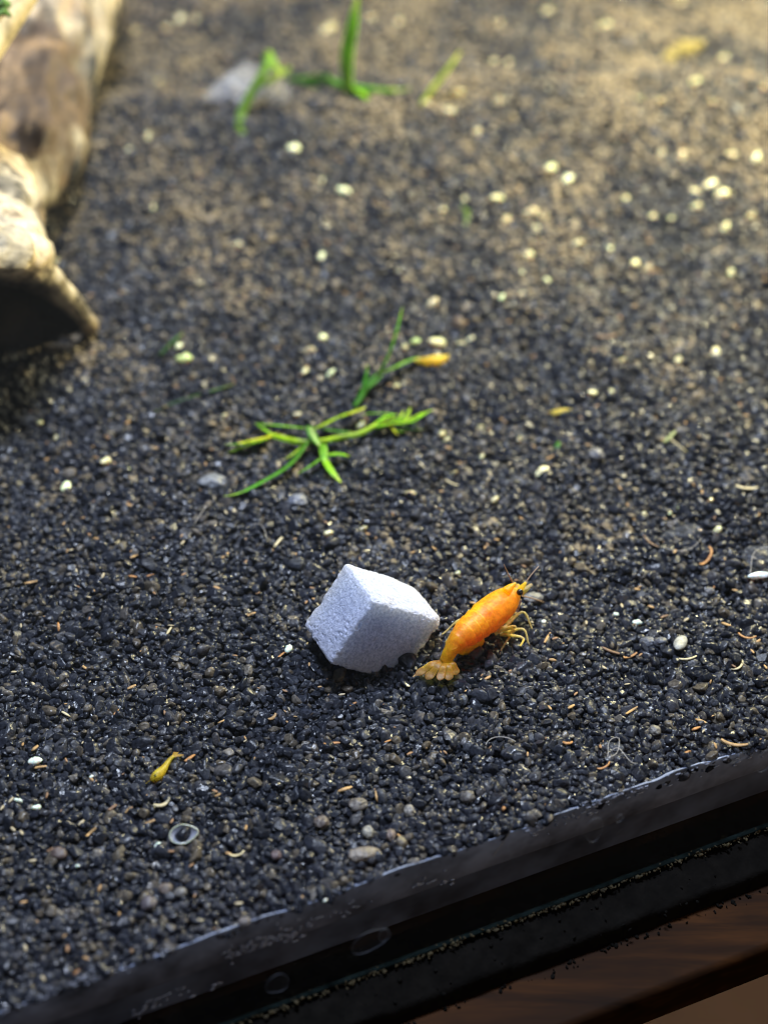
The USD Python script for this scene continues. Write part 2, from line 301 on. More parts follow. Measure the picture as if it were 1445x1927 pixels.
def on_plane(px, py, t):
    d = ray(px, py); k = (t - (EYE - G0) @ GT) / (d @ GT); return EYE + d * k
glass = thing('glass_front', 'clear front glass of the tank with a dull green lower edge', 'glass pane')
obj('pane', prism([(TB, ZB), (-.05 * MM, ZB), (-.05 * MM, .12), (TB, .12)], SA, SB), M_PANE, glass, smooth=False)
def nz(s, f, seed): return float(meshkit.fbm(np.array([s * f, 3.1, seed * 5.7]), 3, seed) - .5)
obj('glass_edge', prism([(TB - .25 * MM, ZB - .35 * MM), (TB + .5 * MM, ZB - .35 * MM), (TB + .4 * MM, ZB + .05 * MM), (TB - .25 * MM, ZB + .25 * MM)], SA, SB, 160, lambda s, j: nz(s, 500, 4) * .3 * MM), M_EDGE, glass)
seal = thing('silicone_seal', 'smooth blue-black silicone seam along the foot of the front glass', 'seal')
zs = ZB * .50
obj('bead', prism([(0, zs), (3.2 * MM, zs - 1 * MM), (2.4 * MM, -2.2 * MM), (.45 * MM, -.1 * MM), (0, .25 * MM)], SA, SB, 300,
    lambda s, j: (nz(s, 130, 2) * 2.6 * MM + nz(s, 40, 7) * 1.5 * MM + nz(s, 600, 3) * .5 * MM if j > 2 else nz(s, 90, 6) * .6 * MM if j == 0 else 0)), M_SEAL, seal)
obj('tank_bottom', prism([(.15 * MM, ZB), (9 * MM, ZB), (9 * MM, zs - 1.2 * MM), (.15 * MM, zs + 1.0 * MM)], SA, SB), M_TRIM, seal, smooth=False)
# dried scum: small raised flakes along the seam
def flake(px, py, w, h, t, seed, thick=.12 * MM):
    c = on_plane(px, py, t); r = np.random.default_rng(seed); n = 14; k = scale_at(c)
    an = np.arange(n) / n * 2 * np.pi; rr = 1 + r.normal(0, .22, n); e = np.cross(GT, GS)
    out = [c + GS * (math.cos(a_) * w * q * k / 2) + np.array([0, 0, 1]) * (math.sin(a_) * h * q * k * .7) + GS * math.sin(a_) * h * k * .2 for a_, q in zip(an, rr)]
    top = [o * .6 + c * .4 - GT * thick for o in out]
    V = [c - GT * thick * 1.3] + top + out; F = []
    for i in range(n):
        j = (i + 1) % n; F += [(0, 1 + j, 1 + i), (1 + i, 1 + j, 1 + n + j), (1 + i, 1 + n + j, 1 + n + i)]
    m = TM(V, F); return m
sc_pts = []
r = np.random.default_rng(5)
for (x0, y0, x1, y1, n, w) in ((0, 1905, 190, 1833, 34, 14), (425, 1800, 560, 1755, 46, 14), (470, 1775, 600, 1735, 30, 12), (985, 1568, 1210, 1484, 60, 12), (250, 1905, 420, 1845, 26, 12), (780, 1672, 850, 1655, 12, 14), (1205, 1484, 1445, 1408, 40, 10), (560, 1745, 720, 1690, 20, 8), (60, 1885, 320, 1790, 18, 8)):
    for i in range(n):
        u = r.random(); sc_pts.append((x0 + (x1 - x0) * u + r.normal(0, 5), y0 + (y1 - y0) * u + r.normal(0, 7), w * r.uniform(.3, 1.3), w * r.uniform(.15, .5)))
tag(obj('scum_flakes', cat_([flake(a_, b_, c_, d_, -.12 * MM, 900 + i) for i, (a_, b_, c_, d_) in enumerate(sc_pts)]), M_SCUM), 'whitish dried scum flakes scattered along the silicone seam', 'scum', kind='stuff')
# algae crumbs on the lower edge of the glass
cr = []
for i in range(900):
    s = r.uniform(.0, .14); c = st(s, TB - .3 * MM + r.normal(0, .25 * MM), ZB - .25 * MM + abs(r.normal(0, .25 * MM)) * (.5 + 3 * max(nz(s, 120, 8), 0)))
    cr.append(lump(c, np.array([.3, .2, .14]) * MM * r.uniform(.3, 1.3), rand_rot(r), i, .5, 2, 1))
tag(obj('algae_crumbs', cat_(cr), M_ALGAE), 'brown algae crumbs crusting the lower edge of the glass', 'algae', kind='stuff')
ZM, ZW = ZB - .8 * MM, ZB - 5 * MM
foam = thing('foam_mat', 'black crumbly foam mat under the tank', 'mat')
S_ = np.linspace(SA, SB, 260); T_ = np.linspace(-11 * MM, 20 * MM, 40); gs, gt = np.meshgrid(S_, T_)
q3 = np.stack([gs, gt, gs * 0], -1); hz = ZM - 2.2 * MM * np.clip((-gt - 6 * MM) / (5 * MM), 0, 1) + (meshkit.fbm(q3 * 420, 3, 3) - .5) * 1.3 * MM * (gt < TB)
hz = np.where(gt < TB, hz, ZB - .9 * MM)
hz[0] = ZW - 1 * MM
V = G0 + gs[..., None] * GS + gt[..., None] * GT + hz[..., None] * np.array([0, 0, 1]); V = V.reshape(-1, 3)
ii, jj = np.meshgrid(np.arange(39), np.arange(259), indexing='ij'); a = (ii * 260 + jj).ravel()
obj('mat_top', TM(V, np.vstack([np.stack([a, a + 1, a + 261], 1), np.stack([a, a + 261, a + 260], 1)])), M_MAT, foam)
cr = []
for i in range(350):
    s = r.uniform(.0, .15); t = -(11.0 + abs(r.normal(0, .5)) * (1 + 4 * max(nz(s, 90, 12), 0)) - (r.random() < .35) * r.uniform(0, 5)) * MM
    c = st(s, t, (ZM - 2.2 * MM * min(max((-t - 6 * MM) / (5 * MM), 0), 1)) if t > -11 * MM else ZW + .15 * MM)
    cr.append(lump(c, np.array([.32, .26, .14]) * MM * r.uniform(.2, 1.2), rand_rot(r), i, .5, 2, 1))
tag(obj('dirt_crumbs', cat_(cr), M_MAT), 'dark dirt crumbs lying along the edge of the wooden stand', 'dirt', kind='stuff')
board = thing('wooden_board', 'dark brown wooden board of the tank stand', 'board')
tw = -31 * MM
def wood_front(px, py):                                     # t at which a pixel meets the board's top
    p = at(px, py, ZW); return t_of(p)
TW = float(t_of(at(1335, 1878, ZW - 8 * MM)))
rr_ = 1.2 * MM
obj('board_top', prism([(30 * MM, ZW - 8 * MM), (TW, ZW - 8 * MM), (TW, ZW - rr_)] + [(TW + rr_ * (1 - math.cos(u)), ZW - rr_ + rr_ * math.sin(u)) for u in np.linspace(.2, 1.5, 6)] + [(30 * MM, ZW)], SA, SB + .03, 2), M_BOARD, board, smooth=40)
ZF = ZW - .045
c0_ = at(1200, 1927, ZF); c1_ = at(1445, 1800, ZF); ta, tb = sorted((float(t_of(at(1445, 1935, ZF))), float(t_of(c1_))))
fl = np.array([st(s_, t_, z_) for z_ in (ZF - .01, ZF) for s_, t_ in ((.02, ta - .004), (.35, ta - .004), (.35, tb + .02), (.02, tb + .02))])
slab = TM(fl, [(4, 5, 6), (4, 6, 7), (0, 2, 1), (0, 3, 2), (0, 1, 5), (0, 5, 4), (1, 2, 6), (1, 6, 5), (2, 3, 7), (2, 7, 6), (3, 0, 4), (3, 4, 7)]); slab.fix_normals()
tag(obj('floor', slab, M_FLOOR, smooth=False), 'pale floor glimpsed below the wooden board', 'floor', kind='structure')

# ------------------------------------------------------------------ white mineral cube
D, Av, Bv, Cv = np.array([699., 1132]), np.array([656., 1059]) - [699, 1132], np.array([633., 1248]) - [699, 1132], np.array([826., 1169]) - [699, 1132]
from scipy.optimize import least_squares
from scipy.spatial.transform import Rotation
TP = np.array([[699, 1131], [654, 1055], [631, 1250], [829, 1169], [557, 1178], [786, 1097]], float)   # near corner and the five corners round it
cr_ = ray(698, 1172); cf = cr_ / np.linalg.norm(cr_); cx = np.cross(cf, [0, 0, 1]); cx /= np.linalg.norm(cx); cu = np.cross(cx, cf)
kk = 0.080 * MM
zu = math.sqrt(-(Av @ Bv) * -(Av @ Cv) / -(Bv @ Cv)); zv = -(Av @ Bv) / zu; zw = -(Av @ Cv) / zu
E3 = [(e[0] * cx - e[1] * cu + z * cf) * kk for e, z in ((Av, zu), (Bv, zv), (Cv, zw))]
A0 = np.array([e / np.linalg.norm(e) for e in E3]); U_, _, Vt_ = np.linalg.svd(A0); A0 = U_ @ Vt_
def cube_pose(q):
    return A0 @ Rotation.from_rotvec(q[:3]).as_matrix().T, q[3:6] * .01, np.abs(q[6:9]) * .01 
CUBE_LOW = -4.7 * MM
def cube_err(q):
    a, d, l = cube_pose(q); e = a * l[:, None]; V = [d, d + e[0], d + e[1], d + e[2], d + e[0] + e[1], d + e[0] + e[2]]
    return np.r_[(pix(np.array(V)) - TP).ravel(), ((d + e.sum(0))[2] - CUBE_LOW) / MM * 20, (l - l.mean()) / MM * 2]
q0 = np.r_[0, 0, 0, at(699, 1132, .009) * 100, np.array([np.linalg.norm(e) for e in E3]) * 100]
A3, CD, L3 = cube_pose(least_squares(cube_err, q0).x)
def cube_mesh():
    n = 110; hs = np.array(L3) / 2; parts = []
    m = trimesh.creation.box((2, 2, 2))
    u = np.linspace(-1, 1, n + 1); V = []; F = []; o = 0
    for ax in range(3):
        for sg in (-1, 1):
            a_, b_ = np.meshgrid(u, u, indexing='ij'); p = np.zeros((n + 1, n + 1, 3)); p[..., ax] = sg; p[..., (ax + 1) % 3] = a_; p[..., (ax + 2) % 3] = b_
            V.append(p.reshape(-1, 3)); i, j = np.meshgrid(np.arange(n), np.arange(n), indexing='ij'); a = (i * (n + 1) + j).ravel() + o
            q = np.stack([a, a + n + 1, a + n + 2, a + 1], 1); q = q if sg > 0 else q[:, ::-1]
            F.append(np.vstack([q[:, [0, 1, 2]], q[:, [0, 2, 3]]])); o += (n + 1) ** 2
    V = np.vstack(V) * hs; m = trimesh.Trimesh(V, np.vstack(F)); m.merge_vertices(); v = np.array(m.vertices)
    rd = .55 * MM; inner = np.clip(v, -(hs - rd), hs - rd); d = v - inner; l = np.linalg.norm(d, axis=1, keepdims=True); nrm = d / np.maximum(l, 1e-12)
    v = inner + nrm * rd
    # the far corner of the top face (A + E side) is worn round; the right corner is chipped
    g = v / hs
    far = np.clip((-g[:, 0] * -1 + g[:, 2] - 1.15) / .85, 0, 1) * np.clip(1 - g[:, 1], 0, 2) / 2
    v = v - far[:, None] ** 1.5 * np.array([1, -.3, 1.0]) * .9 * MM
    v += nrm * ((meshkit.fbm(v * 1500, 3, 2) - .5) * .22 * MM + (meshkit.fbm(v * 260, 2, 4) - .5) * .45 * MM)[:, None]
    pit = np.clip(.30 - meshkit.noise(v * 2300, 8), 0, 1); v -= nrm * (pit * .9 * MM)[:, None]
    ed = (np.abs(g) > 1 - rd * 1.3 / hs).sum(1) >= 2; v -= nrm * (ed * np.clip(meshkit.fbm(v * 650, 3, 17) - .52, 0, 1) * 1.2 * MM)[:, None]
    chip = np.array([-1, -1, 1.0]) * hs; dd = np.linalg.norm(v - (chip + np.array([.3, .35, -.5]) * MM), axis=1)
    v -= nrm * (np.clip(1 - dd / (.75 * MM), 0, 1) * .7 * MM)[:, None]
    m.vertices = (v + hs) @ np.array(A3) + CD
    m.fix_normals()
    return m
tag(obj('mineral_cube', cube_mesh(), M_CUBE), 'chalky white mineral cube with rough faces resting tilted on the black gravel', 'mineral cube')

# ------------------------------------------------------------------ shrimps
def c2(x, y): return (x / 4.817 + 760, y / 4.817 + 1060)           # enlargement pixels to photo pixels
ORANGE, AMBER, RED, PALE = np.array([.95, .215, .004]), np.array([.95, .225, .006]), np.array([.72, .09, .004]), np.array([.55, .28, .09])
def big_shrimp():
    root = thing('orange_shrimp', 'large orange shrimp standing on the gravel right of the white cube', 'shrimp')
    az = math.radians(45); f = np.array([math.cos(az), math.sin(az), 0]); nrm = np.array([-math.sin(az), math.cos(az), 0])
    p0 = on(*c2(395, 850), up=3.0 * MM)
    def pl(x, y, off=0):                                            # photo pixel on the shrimp's own upright plane
        d = ray(*c2(x, y)); q = p0 + nrm * off; k = ((q - EYE) @ nrm) / (d @ nrm); return EYE + d * k
    S = [(372, 892, 50), (395, 850, 56), (420, 800, 62), (450, 752, 72), (490, 700, 88), (550, 645, 122), (620, 590, 142), (700, 525, 152), (770, 468, 156), (840, 412, 154), (900, 362, 142), (950, 318, 118), (990, 285, 84), (1018, 262, 52), (1036, 246, 22)]
    P = np.array([pl(x, y) for x, y, _ in S]); k = np.array([scale_at(p) for p in P]); R = np.array([h for *_, h in S]) * np.interp(np.arange(len(S)), [0, 4, 6, 14], [1.08, 1.06, .98, .97]) / 4.817 * k
    Q = spline(np.c_[P, R], 150); P_, R_ = Q[:, :3], Q[:, 3]; u = np.linspace(0, 1, 150)
    seg = [.10, .23, .32, .40, .48, .56]; sd = np.ones(150)
    for a_, b_ in zip(seg[:-1], seg[1:]):                         # each plate of the tail overlaps the next
        w = (u >= a_) & (u < b_); x = (u[w] - a_) / (b_ - a_); sd[w] *= 1.0 + .06 * x ** 3 - .025
    w = u >= .56; sd[w] *= 1 + .05 * np.exp(-(u[w] - .56) / .05)
    R_ = R_ * sd
    body = tube(P_, R_, 40, side_vec=nrm, flat=1.0)
    v = np.array(body.vertices); dz = v - np.repeat(np.r_[P_], 40, axis=0)[:len(v)] if False else None
    parts = [body]
    def tip(*pts_): return [at(*c2(x, y), z) for x, y, z in pts_]
    # tail fan
    g = lambda x, y: float(H(*at(*c2(x, y), 0)[:2]))
    fan = []
    b0 = pl(398, 845)
    for (x, y, wd, lift) in ((105, 1012, 42, .7), (200, 1050, 46, .9), (318, 1062, 40, 1.5), (405, 1062, 46, 1.0), (478, 1012, 46, .8)):
        e = on(*c2(x, y), up=(lift + 1.0) * MM); mid = (b0 + e) / 2 + np.array([0, 0, .35 * MM]); wd_ = wd / 4.817 * scale_at(e)
        side = np.cross(e - b0, [0, 0, 1]); side /= np.linalg.norm(side)
        fan.append(tube([b0, b0 * .7 + e * .3, mid, b0 * .25 + e * .75, b0 * .08 + e * .92, e], np.array([.45, .52, .74, .95, .85, .25]) * wd_, 12, side_vec=side, flat=.16, n=16))
    # swimmerets and side plates under the tail: the jagged lower edge
    for (x, y, r_) in ((500, 812, 22), (530, 822, 22), (562, 822, 22), (596, 820, 24), (632, 810, 24), (668, 792, 26), (704, 765, 28)):
        e = pl(x, y); kx = scale_at(e); c_ = pl(x - 60, y - 85)
        for off in (-.55, .55):
            parts.append(tube([c_ + nrm * off * MM, (c_ + e) / 2 + nrm * off * MM * .9, e + nrm * off * .5 * MM], np.array([2.4, 1.6, .4]) * r_ / 4.817 * kx, 10, side_vec=f, flat=.55, n=8))
    # head: rostrum, crest bump, scales over the feelers
    parts.append(tube([pl(920, 262), pl(970, 215), pl(1012, 182)], np.array([46, 30, 9]) / 4.817 * k[-1], 10, n=8))
    limbs = []
    for off, (x, y), (x2, y2) in ((-.45, (1030, 270), (1108, 172)), (.5, (1010, 245), (1040, 190)), (-.6, (1060, 280), (1158, 188))):
        parts_ = tube([pl(x, y, off * MM), pl((x + x2) / 2, (y + y2) / 2, off * 1.3 * MM), pl(x2, y2, off * 1.5 * MM)], np.array([30, 28, 10]) / 4.817 * k[-1], 10, flat=.55, n=8)
        (limbs if off == -.6 else parts).append(parts_)
    # legs: root under the carapace, knee, foot on the gravel
    lw = np.array([22, 13, 10, 8, 5]) / 4.817 * k[-3]
    def leg(root_, knee, foot, off):
        a_ = pl(*root_, off * MM); b_ = at(*c2(*knee), float(H(*at(*c2(*knee), 0)[:2])) + 2.6 * MM); c_ = on(*c2(*foot), up=.4 * MM)
        limbs.append(tube([a_, a_ * .5 + b_ * .5 + np.array([0, 0, .2 * MM]), b_, b_ * .45 + c_ * .55, c_], lw, 8, n=14))
    leg((880, 590), (1092, 448), (1178, 622), -1.2); leg((860, 610), (1012, 575), (890, 795), -1.3); leg((900, 630), (1088, 604), (1140, 745), -1.4)
    leg((880, 640), (1084, 690), (1046, 772), -1.2); leg((930, 560), (1030, 470), (1010, 440), -.9); leg((820, 640), (985, 590), (870, 830), -1.1)
    leg((600, 560), (500, 515), (345, 645), 1.2); leg((560, 600), (468, 590), (368, 722), 1.2); leg((940, 560), (1000, 480), (1055, 450), 1.2)
    allm = m3.Manifold()
    nb = None
    def mf(m):
        m = trimesh.Trimesh(m.vertices, m.faces); m.merge_vertices(); m.fix_normals()
        return m3.Manifold(m3.Mesh(np.asarray(m.vertices, np.float64).astype(np.float32), np.asarray(m.faces, np.uint32)))
    uni = m3.Manifold.batch_boolean([mf(m) for m in parts + fan + limbs], m3.OpType.Add)
    me = uni.to_mesh(); v, fc = me.vert_properties[:, :3].astype(float), me.tri_verts
    # colours: orange body, amber see-through limbs and fan tips, a reddish saddle behind the head
    from scipy.spatial import cKDTree
    dl = cKDTree(np.vstack([m.vertices for m in limbs])).query(v)[0]; df = cKDTree(np.vstack([m.vertices for m in fan])).query(v)[0]
    dB, iB = cKDTree(P_).query(v); inside = dB < R_[iB] * 1.25
    t = np.tile(ORANGE, (len(v), 1)); nv = meshkit.fbm(v * 700, 3, 6)
    t = t * (1 + .5 * (nv - .5))[:, None]; t[:, 1] *= 1 + .7 * (meshkit.fbm(v * 380, 2, 12) - .45)
    lim = (dl < 1e-5) & ~inside; t[lim] = PALE * .8 + .2 * AMBER
    fn = (df < 1e-5) & ~inside; w = np.clip(np.linalg.norm(v - b0, axis=1) / (4.6 * MM), 0, 1)[:, None] ** 2; t[fn] = (AMBER * (1 - w) + (AMBER * .55 + PALE * .2) * w)[fn]
    sp = pl(895, 478) - nrm * R_[110] * .8; ds = np.linalg.norm(v - sp, axis=1) / (1.0 * MM); w = np.exp(-ds ** 2)[:, None] * .8; t = t * (1 - w) + RED * w
    pale_tail = np.clip((.24 - u[iB]) / .12, 0, 1)[:, None] * inside[:, None] * .5; t = t * (1 - pale_tail) + AMBER * pale_tail
    obj('body', TM(v, fc), M_SHRIMP, root, smooth=True, tint=t)
    for off, (x, y) in ((-1.05, (1050, 262)), (1.0, (1012, 262))):
        obj('eye', ball(pl(x, y, off * MM), 31 / 4.817 * k[-1], 2), M_EYE, root)
    for pts_ in (((1070, 298, 0), (1200, 330, 1), (1320, 378, 1), (1450, 440, 0), (1570, 505, -2)), ((985, 170, 0), (945, 95, 1), (905, 10, 1)), ((1110, 165, 0), (1150, 110, 1), (1220, 30, 1)), ((1060, 330, 0), (1040, 410, 0), (1010, 470, 0))):
        A_ = [pl(x, y, -.3 * MM) for x, y, _ in pts_]
        obj('antenna', tube(A_, np.linspace(.11, .06, len(A_)) * MM, 6, n=18), M_FEELER, root)
big_shrimp()
def baby_shrimp(label, spine, col, eye=None, fanpts=(), legs=(), lift=.9):
    """spine: (px, py, half width) from the tail to the head."""
    root = thing('baby_shrimp', label, 'shrimp', 'young shrimps on the gravel')
    P = np.array([on(x, y, up=lift * MM) for x, y, _ in spine]); k = scale_at(P[0]); R = np.array([w for *_, w in spine]) * k
    ms = [tube(P, R, 14, n=30)]
    for x, y in fanpts:
        e = on(x, y, up=.5 * MM); ms.append(tube([P[0], (P[0] + e) / 2, e], np.array([2.2, 3.2, 1.2]) * k, 8, flat=.3, n=8))
    for (x0, y0), (x1, y1) in legs: ms.append(tube([on(x0, y0, up=.8 * MM), on(x1, y1, up=.25 * MM)], np.array([1.5, .8]) * k, 6))
    for q in ms: q.fix_normals()
    uni = m3.Manifold.batch_boolean([m3.Manifold(m3.Mesh(np.asarray(q.vertices, np.float32), np.asarray(q.faces, np.uint32))) for q in ms], m3.OpType.Add).to_mesh()
    obj('body', TM(uni.vert_properties[:, :3], uni.tri_verts), M_SHRIMP, root, tint=np.array(col))
    for e in eye or (): obj('eye', ball(on(*e, up=(lift + .75) * MM), 2.0 * k, 2), M_EYE, root)
baby_shrimp('tiny yellow baby shrimp facing lower left above the open half shell', [(326, 1424, 3), (318, 1432, 4.5), (310, 1444, 6.5), (303, 1453, 9), (297, 1459, 10), (290, 1464, 8), (284, 1468, 3.5)], (.78, .29, .015), [(292, 1460)], [(336, 1414), (346, 1421), (330, 1413)], [((286, 1466), (275, 1475)), ((293, 1468), (288, 1474)), ((302, 1464), (306, 1472))])
baby_shrimp('small blurred orange shrimp lying behind the green sprig', [(782, 678, 3.5), (792, 679, 6), (806, 680, 9.5), (820, 679, 11), (832, 676, 8.5), (842, 668, 3)], (.85, .30, .02), None, [(776, 680)], [((815, 686), (818, 696)), ((830, 682), (838, 692))])
baby_shrimp('faint orange young shrimp half hidden in gravel right of centre', [(1037, 777, 4), (1046, 777, 6.5), (1056, 776, 7.5), (1066, 773, 5), (1076, 771, 2)], (.62, .27, .03), None, [(1033, 774)], (), .5)

# ------------------------------------------------------------------ plants
def c3(x, y): return (x / 2.676 + 380, y / 2.676 + 560)
G1_, G2_, G3_, G4_ = (.28, .60, .010), (.42, .62, .02), (.08, .30, .012), (.80, .78, .04)
def blade(parent, name, pts_, width, col, conv=c3, up=None, flat=.28, n=22, ends=(.75, .25)):
    """A narrow leaf through photo pixels (x, y, mm above the gravel)."""
    P = np.array([on(*conv(x, y), up=z * MM) for x, y, z in pts_]); k = scale_at(P.mean(0)) / (2.676 if conv is c3 else 1)
    pr = np.linspace(0, 1, len(P)); w = width * 1.06 / 2 * k * np.interp(pr, [0, .25, .75, 1], [ends[0], 1, .9, ends[1]])
    side = np.cross(P[-1] - P[0], [0, .6, .8]); side /= np.linalg.norm(side)
    u = np.r_[np.repeat(np.linspace(0, 1, n), 10), 0, 1][:, None]; q = meshkit.fbm(np.c_[u * 5, u * 0 + pts_[0][0] * .13, u * 0 + pts_[0][1] * .07], 3, 2)[:, None]
    t = np.array(col) * (.75 + .5 * u) * (.7 + .6 * q); tipw = np.clip((u - .8) * 3, 0, .5); t = t * (1 - tipw) + np.array([.50, .44, .06]) * tipw
    return obj(name, tube(P, w, 10, side_vec=side, flat=flat, n=n), M_LEAF, parent, tint=t)
sprig = thing('green_sprig', 'bright green plant sprig with narrow leaves lying loose behind the white cube', 'plant')
blade(sprig, 'stem', [(545, 715, 2.2), (600, 722, 2.2), (700, 702, 2.2), (780, 688, 2), (860, 650, 2), (930, 622, 2)], 30, G2_, flat=.9, ends=(1, .7))
blade(sprig, 'stem', [(550, 728, 2.2), (470, 722, 2), (400, 706, 1.8), (335, 690, 1.6)], 32, G2_, flat=.9, ends=(1, .8))
for pts_, w, c in (([(545, 700, 2.5), (500, 770, 2.3), (430, 850, 2), (300, 930, 1.4), (200, 980, 1), (110, 1000, .8)], 40, (.10, .34, .02)), ([(530, 715, 2), (480, 770, 1.6), (415, 815, 1)], 22, G2_),
                   ([(345, 700, 1.8), (260, 718, 1.8), (160, 742, 1.5)], 46, G4_), ([(330, 708, 1.7), (240, 740, 1.7), (165, 765, 1.4)], 40, G2_), ([(330, 700, 1.4), (230, 745, 1.2), (130, 780, .9)], 40, G1_), ([(350, 690, 1.8), (310, 660, 1.9), (266, 634, 2)], 26, G1_),
                   ([(270, 636, 2), (340, 640, 2.1), (430, 648, 2.2), (550, 660, 2.4)], 26, G1_), ([(550, 665, 2.6), (610, 640, 2.8), (680, 605, 3), (760, 575, 3.2), (822, 550, 3.4)], 36, G2_),
                   ([(730, 590, 3.1), (780, 570, 3.2), (825, 552, 3.4)], 46, G4_), ([(570, 650, 2.2), (650, 668, 2.1), (760, 676, 2)], 40, G3_), ([(545, 650, 3), (560, 700, 3), (602, 752, 2.6)], 56, G3_),
                   ([(605, 760, 2.6), (625, 830, 2.3), (660, 885, 1.8), (700, 930, 1)], 40, G1_), ([(606, 800, 2.4), (550, 845, 1.8), (478, 888, 1.2)], 24, (.2, .5, .03)), ([(620, 800, 2.4), (680, 788, 2.2), (742, 800, 1.8)], 56, G1_),
                   ([(610, 740, 2.8), (612, 780, 2.8), (618, 830, 2.4)], 44, (.2, .5, .02)), ([(850, 655, 2), (905, 610, 2.3), (930, 590, 2.6)], 30, G1_), ([(880, 660, 2), (960, 635, 2.2), (1050, 625, 2.6), (1110, 590, 3), (1162, 566, 3.3)], 40, G1_),
                   ([(930, 620, 2), (955, 650, 1.8), (985, 690, 1.2)], 34, G4_), ([(950, 640, 2), (1030, 660, 1.7), (1110, 662, 1.2)], 24, G3_), ([(1000, 645, 2.1), (1070, 600, 2.9), (1120, 575, 3.1)], 26, G2_), ([(870, 655, 2), (930, 600, 2.4), (985, 590, 2.4)], 30, G1_), ([(900, 640, 2), (960, 610, 2.5), (1010, 620, 2.4)], 28, G2_), ([(925, 640, 1.6), (990, 672, 1.3), (1040, 668, 1)], 28, G1_), ([(800, 588, 2.2), (900, 582, 2.2), (1000, 592, 2)], 20, G1_), ([(1000, 640, 2.2), (1030, 600, 2.6), (1048, 552, 3)], 26, G2_)):
    blade(sprig, 'leaf', pts_, w, c)
for i in range(9):                                            # finer leaflets of the right hand tuft and the left bud
    r = np.random.default_rng(60 + i); x0, y0 = ((870 + 24 * i, 652 - 5 * i) if i < 6 else (330 - 50 * (i - 6), 712 + 12 * (i - 6))); a_ = r.uniform(-.2, .95) if i < 6 else r.uniform(2.9, 3.5); l_ = r.uniform(70, 130)
    blade(sprig, 'leaf', [(x0, y0, 2), (x0 + l_ * .5 * math.cos(a_), y0 - l_ * .4 * math.sin(a_), 2.5), (x0 + l_ * math.cos(a_ + .2), y0 - l_ * .8 * math.sin(a_), 2.3)], r.uniform(16, 26), (G1_, G2_, (.15, .42, .02))[i % 3])
back = thing('dark_green_sprig', 'thin dark green stem with long leaves rising behind the bright sprig', 'plant')
blade(back, 'stem', [(768, 548, 1.5), (815, 480, 2), (860, 410, 2.5), (905, 372, 3)], 32, (.10, .34, .02), flat=.7)
for pts_, w, c in (([(765, 545, 1.6), (815, 450, 3), (832, 338, 5)], 36, (.08, .32, .02)), ([(880, 395, 2.8), (930, 310, 5), (965, 220, 8), (990, 130, 11), (1010, 48, 13)], 40, (.22, .56, .04)), ([(890, 380, 2.8), (960, 355, 2.6), (1020, 325, 2.4), (1100, 300, 2)], 32, (.2, .46, .03)), ([(830, 460, 2.2), (880, 415, 2.4), (920, 372, 2.6)], 34, (.14, .4, .03))):
    blade(back, 'leaf', pts_, w, c)
idp = lambda x, y: (x, y)
bp = thing('background_plant', 'blurred green runner with an upright blade across the back of the tank', 'plant')
blade(bp, 'runner', [(540, 150, 1), (600, 146, 1.6), (650, 160, 1.8), (700, 168, 1.4), (770, 166, .8)], 15, (.10, .30, .02), idp, flat=.8)
for pts_, w, c in (([(658, 175, 1), (652, 130, 6), (660, 60, 15), (672, -6, 22)], 24, (.30, .62, .03)), ([(690, 185, 1), (672, 168, 1.5), (640, 160, 1.5)], 26, G1_), ([(560, 150, 1), (590, 160, 1), (625, 172, .8)], 18, (.06, .22, .02))):
    blade(bp, 'leaf', pts_, w, c, idp)
tag(blade(None, 'fallen_leaf', [(790, 200, .5), (815, 165, 3), (842, 130, 7), (866, 96, 11)], 32, (.55, .66, .08), idp), 'leaning pale green leaf at the back among white grains', 'leaf')
lp = thing('curled_plant', 'blurred bent green plantlet growing beside white fuzz at the back', 'plant')
blade(lp, 'stem', [(456, 250, .6), (457, 205, 2), (478, 165, 5), (500, 125, 8), (500, 96, 10)], 17, (.22, .42, .03), idp, flat=.7)
blade(lp, 'leaf', [(478, 165, 5), (505, 150, 5), (525, 130, 5)], 22, (.26, .38, .06), idp); blade(lp, 'leaf', [(500, 110, 8), (515, 118, 8), (530, 145, 7)], 18, (.25, .4, .06), idp)
for k, (pts_, w, c, lab) in enumerate((([(300, 668, .5), (322, 645, 1), (345, 625, 1.4)], 12, (.05, .16, .02), 'dark green leaf scrap beside the driftwood tip'), ([(290, 775, .4), (350, 750, .7), (400, 735, .8), (440, 722, .7)], 12, (.06, .15, .03), 'long dull green leaf lying flat left of the sprig'), ([(1043, 848, .6), (1048, 840, 1), (1050, 830, 1.2)], 12, (.05, .2, .02), 'tiny green leaf scrap below the faint orange shrimp'), ([(868, 385, .5), (880, 405, .8), (875, 425, .6)], 12, (.12, .2, .03), 'dull green scrap beside the pale shells upper centre'))):
    tag(blade(None, 'leaf_scrap', pts_, w, c, idp), lab, 'leaf scrap')
sc_ = thing('pale_leaf_scrap', 'pale green forked leaf scrap on gravel at right', 'leaf scrap')
blade(sc_, 'leaf', [(1248, 832, .8), (1258, 824, 1), (1272, 808, 1.2)], 12, (.5, .56, .28), idp); blade(sc_, 'leaf', [(1258, 824, 1), (1275, 836, .8), (1292, 850, .6)], 5, (.55, .5, .36), idp)
tag(obj('fuzz_clump', cat_([lump(on(448 + dx, 158 + dy, up=2 * MM), np.array([5, 4, 3]) * MM * q, rand_rot(rng), 60 + i, .6, 2.2, 3) for i, (dx, dy, q) in enumerate(((0, 0, .8), (38, 8, .8), (-30, 18, .6), (66, 14, .6), (15, -22, .6), (-52, 26, .4), (20, 20, .7), (84, 20, .4), (-12, 4, .6), (48, -10, .5)))]), M_FUZZ), 'white fuzzy clump beside the bent plantlet at the back', 'fuzz')
